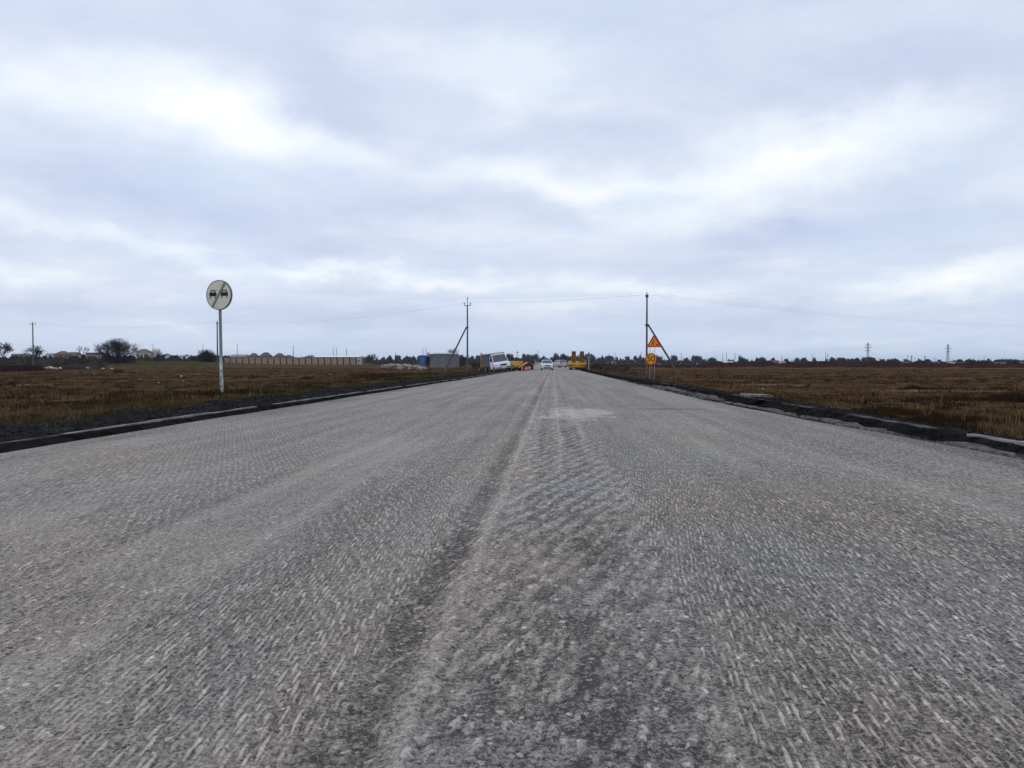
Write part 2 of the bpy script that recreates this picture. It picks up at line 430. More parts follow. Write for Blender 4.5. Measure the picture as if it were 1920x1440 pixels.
    vm = nb.n('ShaderNodeVectorMath', operation='SCALE'); nb.put(vm.inputs[0], tint); nb.put(vm.inputs['Scale'], val)
    nb.put(bs.inputs['Base Color'], vm.outputs[0])
    nb.put(bs.inputs['Roughness'], nb.mr(spx, 0, 1, .62, .92)); bs.inputs['Specular IOR Level'].default_value = .35
    hh = nb.add(nb.mul(nb.mul(h, amp), .0065), nb.mul(spx, .0018))
    hh = nb.add(hh, nb.mul(nb.mul(coarse, cm_), .010))
    hh = nb.add(hh, nb.mul(nb.noise(pos, 70, 5, .7), .0075))
    hh = nb.add(hh, nb.mul(mott, .008)); hh = nb.add(hh, nb.mul(row, .010)); hh = nb.add(hh, nb.mul(light, .006)); hh = nb.sub(hh, nb.mul(dark, .004))
    bp = nb.n('ShaderNodeBump'); bp.inputs['Strength'].default_value = 1.0; bp.inputs['Distance'].default_value = 1.0
    nb.put(bp.inputs['Height'], hh); nb.put(bs.inputs['Normal'], bp.outputs[0])
    return m

def ground_material(kind):
    m = bpy.data.materials.new(kind); m.use_nodes = True
    nb = NB(m.node_tree); bs = m.node_tree.nodes['Principled BSDF']
    pos = nb.n('ShaderNodeNewGeometry').outputs['Position']
    x, y, z = nb.xyz(pos)
    bs.inputs['Specular IOR Level'].default_value = 0.0; bs.inputs['Roughness'].default_value = .95
    if kind == 'steppe_ground':
        a = nb.noise(nb.vec(nb.mul(x, .07), nb.mul(y, .11)), 1.0, 6, .66, .6)
        c = nb.ramp(a, [(.30, (.042, .032, .014)), (.42, (.082, .052, .024)), (.50, (.128, .074, .038)), (.58, (.074, .038, .023)), (.68, (.112, .072, .038)), (.78, (.150, .105, .060))])
        d = nb.noise(nb.vec(nb.mul(x, .35), nb.mul(y, .9)), 1.0, 6, .7)
        c = nb.mix(nb.mr(d, .52, .70), c, (.155, .102, .056))
        e = nb.noise(nb.vec(nb.mul(x, .9), nb.mul(y, 1.4), 4.0), 1.0, 6, .75)
        c = nb.mix(nb.mr(e, .50, .62, 0, .85), c, (.020, .016, .010))
        # olive strip of green grass next to the left shoulder
        g = nb.noise(nb.vec(nb.mul(x, .3), nb.mul(y, .2), 8.0), 1.0, 4, .6)
        near = nb.mul(nb.mr(nb.add(x, nb.mul(nb.sub(g, .5), 9)), -15, -9, 0, 1), nb.mr(x, -4, 0, 1, 0))
        c = nb.mix(nb.mul(near, nb.mr(d, .40, .62, .75, .1)), c, (.036, .040, .013))
        # bare pale tracks
        t = nb.noise(nb.vec(nb.mul(x, .045), nb.mul(y, .30), 2.0), 1.0, 4, .6)
        c = nb.mix(nb.mr(t, .63, .70, 0, .75), c, (.185, .145, .105))
        wv = nb.mul(nb.sub(d, .5), 1.6)
        for ex_, ey_, rx_, ry_ in ((-33.5, 44, 3.6, .9), (-23.5, 56, 2.2, .6), (-31, 80, 3.0, .8), (13.5, 48, 4.0, .8), (20, 38, 5.0, .6), (-15.5, 75, 2.2, .8)):
            qq = nb.add(nb.m('POWER', nb.m('ABSOLUTE', nb.mul(nb.sub(x, ex_), 1 / rx_)), 2.0), nb.m('POWER', nb.m('ABSOLUTE', nb.mul(nb.sub(y, ey_), 1 / ry_)), 2.0))
            c = nb.mix(nb.mul(nb.sub(1.0, nb.mr(nb.add(qq, wv), .4, 1.1)), .85), c, (.21, .165, .115))
        # grass-green strip in front of the far left settlement, rusty weeds to the right
        far = nb.mr(y, 165, 185); lf = nb.mr(nb.m('DIVIDE', x, nb.m('MAXIMUM', y, 1.0)), -.42, -.50)
        c = nb.mix(nb.mul(nb.mul(far, lf), .75), c, (.040, .050, .022))
        rt = nb.mul(nb.mr(y, 185, 230), nb.mr(x, 10, 40))
        c = nb.mix(nb.mul(rt, nb.mr(a, .4, .6, .3, .9)), c, (.085, .030, .020))
    elif kind == 'shoulder_ground':
        a = nb.noise(pos, 1.6, 6, .65); d = nb.noise(pos, 14, 5, .7)
        c = nb.ramp(a, [(.3, (.008, .008, .008)), (.5, (.022, .021, .022)), (.68, (.048, .045, .045))])
        c = nb.mix(nb.mr(d, .50, .72, 0, .6), c, (.075, .068, .060))
        c = nb.mix(nb.mr(d, .44, .34, 0, .7), c, (.008, .008, .008))
    bp = nb.n('ShaderNodeBump'); bp.inputs['Strength'].default_value = 1.0; bp.inputs['Distance'].default_value = .05
    nb.put(bp.inputs['Height'], nb.noise(pos, 9, 6, .7)); nb.put(bs.inputs['Normal'], bp.outputs[0])
    nb.put(bs.inputs['Base Color'], c)
    return m

M_road = road_material()
M_land = ground_material('steppe_ground')
M_shoulder = ground_material('shoulder_ground')
M_tone = tone_mat('vegetation')
M_kerb = mat('kerb_concrete', (.26, .24, .215), .9, var=.25, scale=5, bump=.6, dirt=((.05, .05, .05), .8))
M_kerbd = mat('dirty_kerb_concrete', (.10, .095, .09), .9, var=.5, scale=4, bump=.6, dirt=((.02, .02, .02), .9))
M_asph = mat('broken_asphalt', (.15, .14, .13), .9, var=.4, scale=9, bump=1.0, dirt=((.02, .02, .02), .8))
M_conc = mat('pole_concrete', (.135, .125, .115), .9, var=.2, scale=3, bump=.4, dirt=((.075, .07, .065), .6))
M_wood = mat('dark_weathered_pole', (.060, .055, .055), .9, var=.3, scale=3)
M_steel = mat('galvanised_steel', (.34, .36, .37), .5, .6, var=.12, scale=8)
M_dark = mat('dark_metal', (.05, .05, .055), .6, .3)
M_ceram = mat('insulator_ceramic', (.10, .07, .06), .3)
M_yel = mat('yellow_paint', (.66, .36, .03), .45, var=.15, scale=2, dirt=((.12, .06, .02), .95))
M_yeld = mat('worn_yellow_steel', (.40, .22, .025), .6, var=.25, scale=3, dirt=((.08, .05, .02), .8))
M_black = mat('black_rubber', (.02, .02, .02), .85, var=.3)
M_white = mat('white_car_paint', (.82, .83, .84), .3, var=.03, scale=2, dirt=((.45, .43, .40), .3))
M_silver = mat('beige_silver_paint', (.45, .42, .42), .35, .3, var=.05)
M_glass = mat('vehicle_glass', (.05, .065, .075), .08, var=.1, spec=.8)
M_rim = mat('wheel_rim_metal', (.45, .46, .48), .35, .7)
M_lamp = mat('headlamp_lens', (.75, .78, .8), .15)
M_red = mat('red_lens', (.5, .03, .02), .3)
M_plate = mat('number_plate_white', (.75, .75, .72), .5)
M_grey = mat('grey_metal_panel', (.27, .28, .30), .6, var=.12, dirt=((.12, .11, .10), .5))
M_tarp = mat('grey_tarpaulin', (.10, .11, .15), .8, var=.2)
M_orange = mat('orange_cone_plastic', (.75, .07, .03), .5)
M_rust = mat('rusty_brown_steel', (.085, .045, .035), .8, var=.4, dirt=((.03, .02, .02), .7))
M_rock = mat('pale_rubble', (.60, .56, .50), .95, var=.25, bump=.8, scale=4)
M_rockb = mat('beige_rubble', (.42, .34, .26), .95, var=.3, bump=.8, scale=4)

# ------------------------------------------------------------------ the land, the road and the two shoulders
def spaced(a, c, s0, g):
    out = [a]; s = s0
    while out[-1] < c: out.append(out[-1] + s); s *= g
    return np.array(out)
xs_ = spaced(5.0, 3500, .35, 1.035); xs_ = np.concatenate([-xs_[::-1], [-3, -1, 1, 3], xs_])
xs_ = np.unique(np.concatenate([xs_, np.linspace(-18, -7, 28), np.linspace(6, 14, 22)]))
ys_ = np.concatenate([[-60, -40, -25, -15, -10, -6, -3, -1], spaced(0.0, 6000, .4, 1.022)])
Xg, Yg = np.meshgrid(xs_, ys_)
Xg = Xg + CX(Yg)
o = mesh_obj('ground', grid_mesh('ground', Xg, Yg, LAND(Xg, Yg)), M_land); tag(o, kind='structure')

# road: rows as dense as the eye can follow, relief of the milled surface by geometry nodes
ys_ = [-30, -20, -12, -7, -4, -2, -.5, .3, .8, 1.1, 1.3]
while ys_[-1] < 1500:
    Y = ys_[-1]; ys_.append(Y + (max(.009, Y * Y / 1900) if Y < 12 else Y * .012))
ys_ = np.array(ys_)
core = np.arange(-2.6, 2.601, .0115)
t = np.concatenate([core, np.linspace(2.66, 4.4, 34)])
tl = -np.linspace(2.66, 5.7, 62)[::-1]
t = np.concatenate([tl, t])
T, Yg = np.meshgrid(t, ys_)
el_, er_ = EL(Yg), ER(Yg)
Xg = np.where(T < -2.6, -2.6 + (T + 2.6) / (5.7 - 2.6) * (-2.6 - el_), np.where(T > 2.6, 2.6 + (T - 2.6) / (4.4 - 2.6) * (er_ - 2.6), T))
crown = .03 - .0016 * Xg ** 2
rz = RZ(Yg) + crown + (fbm(Xg * .7, Yg * .35, 8) - .5) * .02
o_road = mesh_obj('road', grid_mesh('road', Xg + CX(Yg), Yg, rz), M_road); tag(o_road, kind='structure')
gn = bpy.data.node_groups.new('milled_relief', 'GeometryNodeTree')
gn.interface.new_socket('Geometry', in_out='INPUT', socket_type='NodeSocketGeometry')
gn.interface.new_socket('Geometry', in_out='OUTPUT', socket_type='NodeSocketGeometry')
g = NB(gn)
gi = g.n('NodeGroupInput'); go = g.n('NodeGroupOutput'); sp_ = g.n('GeometryNodeSetPosition')
pos = g.n('GeometryNodeInputPosition').outputs[0]
h, worn, xw, x, y, isC = milled(g, pos)
amp = g.mul(g.sub(1.0, g.mul(worn, .78)), g.mul(g.mr(y, 3.5, 7.5, 1, 0), g.mr(g.m('ABSOLUTE', x), 2.2, 2.9, 1, .25)))
wig = g.mul(g.sub(g.noise(g.vec(g.mul(x, 4), g.mul(y, 1.4)), 1.0, 5, .7), .5), .20)
xs = g.add(x, wig)
gro = g.sub(g.mul(band(g, xs, -.335, .010, .035), .010), g.mul(band(g, xs, -.46, .028, .055), .008))
gro = g.mul(gro, g.mr(y, 30, 60, 1, 0))
lump = g.mul(g.sub(g.noise(pos, 26, 3, .6), .5), g.mul(.012, g.mr(y, 3.5, 7.5, 1, 0)))
dz = g.add(g.add(g.mul(g.mul(h, amp), .0085), gro), lump)
gn.links.new(gi.outputs[0], sp_.inputs['Geometry']); gn.links.new(g.vec(0.0, 0.0, dz), sp_.inputs['Offset'])
gn.links.new(sp_.outputs[0], go.inputs[0])
md = o_road.modifiers.new('milled_relief', 'NODES'); md.node_group = gn

def strip(name, x0f, x1f, cols, zf, mt, y0=-20, y1=700, first=.10):
    ys = [y0]
    while ys[-1] < y1: ys.append(ys[-1] + (1.0 if ys[-1] < 1 else max(first, ys[-1] * .012)))
    ys = np.array(ys); t = np.linspace(0, 1, cols); T, Yg = np.meshgrid(t, ys)
    Xl = x0f(Yg) * (1 - T) + x1f(Yg) * T
    Z = RZ(Yg) + zf(T, Xl, Yg)
    o = mesh_obj(name, grid_mesh(name, Xl + CX(Yg), Yg, Z), mt); tag(o, kind='structure'); return o
# left: from under the road edge, past the kerb, over dark millings to the grass
def zl(T, x, y):
    a = -x
    gap = -.07 + .03 * fbm(x * 5, y * 3, 21)
    k = -KL(y)
    sh = .02 + .12 * (fbm(x * 1.3, y * 1.1, 22) - .35) + .05 * (fbm(x * 7, y * 6, 23) - .5)
    k = -KL(y)
    gap = gap + (.065 + .02 * fbm(x * 0, y * 2.2, 24)) * sst(k - .34, k - .10, a)
    z = np.where(a < k + .04, gap, gap + (sh - gap) * sst(k + .06, k + .22, a))
    z = z - .40 * sst(8.05, 8.7, a)
    return z
strip('shoulder_left', lambda y: KL(y), lambda y: -9.7 + 0 * y, 44, zl, M_shoulder)
M_gap = mat('black_gutter_dirt', (.013, .012, .011), .95, var=.6, scale=3, bump=.8, dirt=((.035, .032, .03), .4))
strip('gutter_left', lambda y: EL(y) + .10, lambda y: KL(y), 16, zl, M_gap)
def zr(T, x, y):
    e = ER(y); k = KR(y)
    tr = -.075 + .035 * fbm(x * 6, y * 2.5, 31) - .05 * sst(.25, .5, (x - e) / (k - e)) + .085 * sst(k - .30, k - .07, x)
    sh = -.02 + .05 * (fbm(x * 1.6, y * 1.0, 32) - .45) + .03 * (fbm(x * 7, y * 6, 33) - .5)
    z = np.where(x < k + .05, tr, tr + (sh - tr) * sst(k + .06, k + .30, x))
    return z - .50 * sst(5.95, 6.3, x)
M_trench = mat('black_trench_soil', (.011, .0105, .010), .95, var=.6, scale=3, bump=.8, dirt=((.035, .032, .03), .5))
strip('trench_right', lambda y: ER(y) - .10, lambda y: KR(y) + .02, 30, zr, M_trench)
strip('shoulder_right', lambda y: KR(y) + .02, lambda y: 6.35 + 0 * y, 26, zr, M_shoulder)

# broken strips of old asphalt left between the milled surface and the kerb on the right
def ragged(name, y0, y1, off, w, seed, zt):
    ys = np.arange(y0, y1, max(.10, (y1 - y0) / 160)); V = []; F = []
    n = len(ys)
    a = ER(ys) + off + .16 * (fbm(ys * 1.6, ys * 0, seed) - .5)
    ww = w * (.25 + 1.5 * fbm(ys * 1.1, ys * 0 + 3, seed + 1)) * np.clip(np.minimum(ys - y0, y1 - ys) / .5, .05, 1) * (.12 + .88 * sst(.40, .55, fbm(ys * .9, ys * 0 + 8, seed + 7)))
    z = RZ(ys) + zt - .02 + .05 * (fbm(ys * 2, ys * 0, seed + 2) - .5)
    P = np.stack([np.stack([a, ys, z - .10], 1), np.stack([a + .02, ys, z], 1), np.stack([a + ww, ys, z + .006], 1), np.stack([a + ww + .02, ys, z - .14], 1)], 1)
    P[:, :, 0] += CX(ys)[:, None]
    V = P.reshape(-1, 3); i = np.arange(n - 1)[:, None] * 4
    F = np.concatenate([i + np.array([[k, k + 1, k + 5, k + 4]]) for k in range(3)])
    o = mesh_obj(name, np_mesh(name, V, F), M_asph); tag(o, kind='structure')
for k, (y0, y1, off, w, zt) in enumerate([(6.2, 12.5, .34, .17, -.02), (9, 16.5, .12, .10, -.03), (11.5, 19, .52, .16, -.015), (17, 27, .30, .14, -.02), (20, 34, .75, .16, 0.0), (28, 50, .35, .14, -.02), (5.0, 9.0, .72, .10, -.06)]):
    ragged('old_asphalt_strip', y0, y1, off, w, 50 + k * 5, zt)

# kerb stones: each its own piece
def kerb(name, KX, y0, ynear, yend, label, w, h, pieces_mat, show):
    th = empty(name, (float(KX(y0)), y0, 0)); tag(th, label, 'kerb')
    me = MB().box((0, .49, 0), (w, .975, h)).mesh('kerb_stone')
    for e in range(2): pass
    k = 0; y = y0
    rg = random.Random(3 if KX is KL else 4)
    while y < ynear:
        st = show(y, rg)
        if st is not None:
            x0, x1 = float(KX(y) + CX(y)), float(KX(y + 1) + CX(y + 1))
            o = bpy.data.objects.new('kerb_stone', me); COL.objects.link(o); o.parent = th
            if not me.materials: me.materials.append(None)
            o.material_slots[0].link = 'OBJECT'; o.material_slots[0].material = st[1]
            o.location = (x0 - th.location.x + rg.uniform(-.012, .012), y - y0, float(RZ(y)) + st[0] - h / 2 + rg.uniform(-.008, .008))
            o.rotation_euler = (rg.uniform(-.006, .006), rg.uniform(-.02, .02), -math.atan2(x1 - x0, 1) + rg.uniform(-.006, .006))
        y += 1.0
    mb = MB()
    while y < yend:
        x0 = float(KX(y) + CX(y)) - th.location.x; L = 1.0 if y < 140 else 3.0
        st = show(y, rg)
        if st is not None: mb.box((x0, y - y0 + L / 2, float(RZ(y)) + st[0] - h / 2), (w, L * .985, h))
        y += L
    o = mb.build('far_kerb_stones', pieces_mat, th); o['kind'] = 'stuff'
def showL(y, rg):
    r = rg.random()
    if y < 8.6: return (.025, M_kerbd) if r < .6 else (.012, M_kerbd)
    if r < .06: return (-.0, M_kerbd)
    if r < .14: return (.03, M_kerbd)
    return (.036, M_kerb)
kerb('kerb', KL, -6.0, 62, 330, 'pale concrete kerb line along the left edge of the milled road', .09, .24, M_kerb, showL)
def showR(y, rg):
    r = rg.random()
    if y < 9.9: return (.004, M_kerb)
    if y > 60: return (.0, M_kerbd) if r < .5 else None
    return (-.01, M_kerbd) if r < .6 else (-.03, M_kerbd)
kerb('kerb', KR, -3.0, 60, 200, 'dirty half buried kerb behind the black trench on the right road edge', .13, .26, M_kerbd, showR)

# ------------------------------------------------------------------ loose stuff: crumbs of asphalt, grass, weeds
def stones_mesh(name, P, S, rg, colors=None):
    """many irregular 6-vertex stones"""
    base = np.array([(1, 0, 0), (-1, 0, 0), (0, 1, 0), (0, -1, 0), (0, 0, .8), (0, 0, -.8)], float)
    f = np.array([(0, 2, 4), (2, 1, 4), (1, 3, 4), (3, 0, 4), (2, 0, 5), (1, 2, 5), (3, 1, 5), (0, 3, 5)])
    n = len(P); a = rg.uniform(0, 6.28, n); ca, sa = np.cos(a), np.sin(a)
    B = base[None] * rg.uniform(.6, 1.25, (n, 6, 1)) + rg.uniform(-.25, .25, (n, 6, 3))
    Xr = B[..., 0] * ca[:, None] - B[..., 1] * sa[:, None]; Yr = B[..., 0] * sa[:, None] + B[..., 1] * ca[:, None]
    V = np.stack([Xr, Yr, B[..., 2] * .75], -1) * S[:, None, None] + P[:, None]
    F = (np.arange(n)[:, None, None] * 6 + f[None]).reshape(-1, 3)
    return np_mesh(name, V.reshape(-1, 3), F, None if colors is None else np.repeat(colors, 6, 0))
rg = np.random.default_rng(5)
def cgrey(n, lo, hi):
    v = rg.uniform(lo, hi, n) ** 1.0
    return np.stack([v * 1.02, v, v * .97, np.ones(n)], 1)
n = 14000
y = 4 + 60 * rg.random(n) ** 2.2
x = -(KL(y) * -1 + .12 + 2.1 * rg.random(n) ** 1.3)
z = RZ(y) + zl(None, x, y)
o = mesh_obj('asphalt_crumbs', stones_mesh('asphalt_crumbs', np.stack([x, y, z + .004], 1), rg.uniform(.006, .020, n) * (1 + y / 40), rg, cgrey(n, .008, .055)), M_tone)
tag(o, 'loose dark asphalt crumbs strewn on the left shoulder behind the kerb', 'gravel', kind='stuff')
n = 6000
y = 4 + 50 * rg.random(n) ** 2.0
x = ER(y) + (6.05 - ER(y)) * rg.random(n)
z = RZ(y) + zr(None, x, y)
o = mesh_obj('asphalt_crumbs', stones_mesh('asphalt_crumbs', np.stack([x, y, z + .004], 1), rg.uniform(.006, .022, n) * (1 + y / 40), rg, cgrey(n, .006, .045)), M_tone)
tag(o, 'loose dark asphalt crumbs in the trench at the right road edge', 'gravel', kind='stuff')
n = 5200
y = 1.5 + 12 * rg.random(n) ** 1.4
x = rg.uniform(-5.4, 4.1, n)
z = .03 - .0016 * x ** 2 + .004
c = cgrey(n, .08, .32)
o = mesh_obj('loose_chips', stones_mesh('loose_chips', np.stack([x, y, z], 1), rg.uniform(.0012, .0036, n), rg, c), M_tone)
tag(o, 'small loose stone chips scattered over the milled road surface', 'gravel', kind='stuff')

def blades(name, x, y, z, h, w, col, nb_, rg, lean=.5):
    """clumps of nb_ triangular blades at each point"""
    n = len(x); N = n * nb_
    X0 = np.repeat(x, nb_) + rg.normal(0, 1, N) * np.repeat(w, nb_) * 1.0
    Y0 = np.repeat(y, nb_) + rg.normal(0, 1, N) * np.repeat(w, nb_) * 1.0
    Z0 = np.repeat(z, nb_); hh = np.repeat(h, nb_) * rg.uniform(.45, 1.15, N)
    a = rg.uniform(0, 6.28, N); bw = np.repeat(w, nb_) * rg.uniform(.06, .16, N) + .002
    dx, dy = np.cos(a) * bw, np.sin(a) * bw
    lx, ly = rg.normal(0, lean, N) * hh * .6, rg.normal(0, lean, N) * hh * .6
    V = np.stack([np.stack([X0 - dx, Y0 - dy, Z0 - .02], 1), np.stack([X0 + dx, Y0 + dy, Z0 - .02], 1), np.stack([X0 + lx, Y0 + ly, Z0 + hh], 1)], 1).reshape(-1, 3)
    F = np.arange(N * 3).reshape(-1, 3)
    C = np.repeat(np.repeat(col, nb_, 0) * np.concatenate([rg.uniform(.7, 1.3, (N, 1)).repeat(3, 1), np.ones((N, 1))], 1), 3, 0)
    return np_mesh(name, V, F, C)
PAL = np.array([(.094, .060, .026), (.122, .062, .032), (.185, .118, .062), (.078, .054, .022), (.142, .066, .034), (.200, .150, .085), (.036, .022, .012)])
def palette(x, y, n, green=None):
    f = fbm(x * .06, y * .10, 71) * 1.3 - .15 + rg.normal(0, .07, n)
    idx = np.clip(((f - .25) / .5 * 5).astype(int), 0, 4)
    idx = np.where(rg.random(n) < .10, 5, idx); idx = np.where((rg.random(n) < .15) | (fbm(x * .22, y * .30, 73) > .60), 6, idx)
    c = PAL[idx].copy()
    if green is not None: c = c * (1 - green[:, None]) + np.array([(.040, .052, .015)]) * green[:, None]
    return np.concatenate([c, np.ones((n, 1))], 1)
def field(name, side, n, label):
    y = 9 * (170 / 9) ** rg.random(n)
    lo = 7.75 if side < 0 else 5.85
    wmax = .86 * y + 3
    x = side * (lo + np.maximum(wmax - lo, 2) * rg.random(n) ** 1.2)
    z = np.where(np.abs(x) < lo + .7, RZ(y) - .02, LAND(x, y))
    dens = fbm(x * .35, y * .35, 61)
    keep = rg.random(n) < sst(.28, .62, dens) + .12
    x, y, z, dens = x[keep], y[keep], z[keep], dens[keep]; n = len(x)
    gr = (1 - sst(9.5, 15, np.abs(x) + 5 * (fbm(x * .3, y * .2, 62) - .5))) * (.6 * (fbm(x * .5, y * .4, 66) > .42) if side < 0 else .06)
    gr = np.clip(gr + (.25 if side < 0 else 0) * (fbm(x * .05, y * .08, 63) > .55), 0, 1) * rg.uniform(.4, 1, n)
    h = (.035 + .11 * dens * rg.random(n)) * (1 + y / 160)
    w = (.035 + .0022 * y) * rg.uniform(.6, 1.4, n)
    o = mesh_obj(name, blades(name, x, y, z, h, w, palette(x, y, n, gr), 9, rg, .8), M_tone)
    tag(o, label, 'grass', kind='stuff')
field('dry_grass', -1, 42000, 'short brown and olive dry grass covering the left field')
field('dry_grass', 1, 40000, 'short brown dry grass covering the right field')

n = 2600
y = 6 * (70 / 6) ** rg.random(n); x = -(7.0 + 1.3 * rg.random(n) ** .6)
keep = fbm(x * 1.5, y * 1.1, 64) > .50; x, y = x[keep], y[keep]; n = len(x)
o = mesh_obj('verge_grass', blades('verge_grass', x, y, RZ(y) + zl(None, x, y), .03 + .07 * rg.random(n), np.full(n, .05), palette(x, y, n, rg.random(n) * .8), 9, rg, .8), M_tone)
tag(o, 'sparse green and straw grass creeping onto the dark left shoulder', 'grass', kind='stuff')
n = 1100
y = 10 * (60 / 10) ** rg.random(n); sd_ = np.where(rg.random(n) < .5, -1, 1)
x = np.where(sd_ < 0, -(8.2 + 14 * rg.random(n) ** 1.6), 6.3 + 16 * rg.random(n) ** 1.6)
keep = fbm(x * .6, y * .5, 75) > .47; x, y = x[keep], y[keep]; n = len(x)
c = np.concatenate([np.tile(np.array([(.19, .135, .075)]), (n, 1)) * rg.uniform(.5, 1.3, (n, 1)), np.ones((n, 1))], 1)
o = mesh_obj('dry_stems', blades('dry_stems', x, y, LAND(x, y), .10 + .22 * rg.random(n), np.full(n, .05), c, 6, rg, .35), M_tone)
tag(o, 'thin tall straw coloured stems standing above the short grass', 'grass', kind='stuff')
# taller rusty weeds far out
def weeds(name, pts, label, col, hmul=1.0, cnt=10):
    P = np.array(pts)
    x, y, h, w = P.T
    n = len(x); c = np.concatenate([np.tile(np.array([col]), (n, 1)) * rg.uniform(.75, 1.3, (n, 1)), np.ones((n, 1))], 1)
    o = mesh_obj(name, blades(name, x, y, LAND(x, y), h * hmul, w, c, cnt, rg, .35), M_tone)
    return tag(o, label, 'weeds', kind='stuff')
pts = []
for k in range(5200):
    Y = rnd.uniform(195, 330); px = rnd.uniform(1090, 1960)
    if fbm(px * .02, Y * .05, 88) < .46: continue
    pts.append((X(px, Y), Y, rnd.uniform(.35, .9), rnd.uniform(.5, 1.1)))
weeds('rusty_weeds', pts, 'band of rusty brown weeds across the far end of the right field', (.070, .032, .024), .9, 8)
pts = []
for k in range(1100):
    Y = rnd.uniform(128, 150); px = rnd.uniform(-60, 72) + (Y - 140)
    pts.append((X(px, Y), Y, rnd.uniform(.4, 1.0), rnd.uniform(.3, .8)))
weeds('rusty_weeds', pts, 'dark purple brown weed thicket at the foot of the far left pole', (.045, .018, .017), 1.1, 12)
pts = []
for k in range(500):
    Y = rnd.uniform(62, 82); px = rnd.gauss(735, 30)
    pts.append((X(px, Y), Y, rnd.uniform(.15, .5), rnd.uniform(.2, .5)))
weeds('rusty_weeds', pts, 'rusty weeds left of the leaning pole strut by the left road edge', (.060, .026, .016), 1, 12)
pts = []
for side, n_ in ((-1, 420), (1, 520)):
    for k in range(n_):
        Y = 16 * (150 / 16) ** rnd.random(); px = rnd.uniform(-80, 760) if side < 0 else rnd.uniform(1250, 2000); xx = X(px, Y)
        if -9 < xx < 7 or fbm(xx * .08, Y * .08, 91) < .45: continue
        for q_ in range(4): pts.append((xx + rnd.gauss(0, .22), Y + rnd.gauss(0, .25), rnd.uniform(.08, .26), rnd.uniform(.08, .2)))
weeds('low_weeds', pts, 'scattered low dark brown weed tufts in both fields', (.042, .024, .014), 1, 12)
# single clumps one can point at
def clump(px, py, wpx, hpx, label, col=(.040, .022, .014), cnt=900, name='weed_clump'):
    z0 = 0; Y = 30.0
    for _ in range(30):
        d = ray(px, py); Y = (z0 - EYE) * d.y / d.z; Y = max(8, min(Y, 200)); z0 = land(X(px, Y), Y)
    cx = X(px, Y); W = wpx * PXM(Y); H = hpx * PXM(Y)
    n = cnt // 8
    x = rg.normal(0, W * .24, n); yy = rg.normal(0, W * .20, n)
    hh = H * np.clip(1 - np.abs(x) / (W * .62), .25, 1) * rg.uniform(.6, 1.15, n)
    c = np.concatenate([np.tile(np.array([col]), (n, 1)) * rg.uniform(.6, 1.5, (n, 1)), np.ones((n, 1))], 1)
    zz = LAND(cx + x, Y + yy) - z0
    o = mesh_obj(name, blades(name, x, yy, zz, hh, np.full(n, W * .05), c, 8, rg, .5), M_tone)
    o.location = (cx, Y, z0)
    tag(o, label, 'weeds')
clump(1895, 752, 90, 18, 'big dark brown weed clump at the right edge of the photo', cnt=3600)
clump(1713, 729, 34, 9, 'dark tufted weed clump in the right field, left of the big one', cnt=1200)
clump(1517, 725, 9, 7, 'small dark weed tuft standing alone in the middle of the right field', cnt=400)
clump(1552, 716, 14, 5, 'low dark weed tuft just behind the small lone tuft in right field', cnt=400)
clump(1308, 706, 10, 4, 'small dark weed tuft right of the lower end of the right strut', cnt=300)
clump(222, 699, 22, 9, 'round dark reddish weed clump in the left field below the big bare shrub', (.05, .018, .012), cnt=1000)
clump(575, 711, 26, 8, 'dark reddish weed clump in left field in front of the long fence', (.05, .022, .014), cnt=900)
clump(420, 742, 16, 9, 'green grass tuft growing at the foot of the round sign post', (.05, .055, .02), cnt=500)
clump(150, 772, 60, 14, 'olive green grass clump behind the left shoulder', (.045, .050, .016), cnt=2400, name='grass_clump')
clump(60, 786, 60, 12, 'dark green grass clump at the lower left corner of the field', (.030, .038, .012), cnt=2000, name='grass_clump')

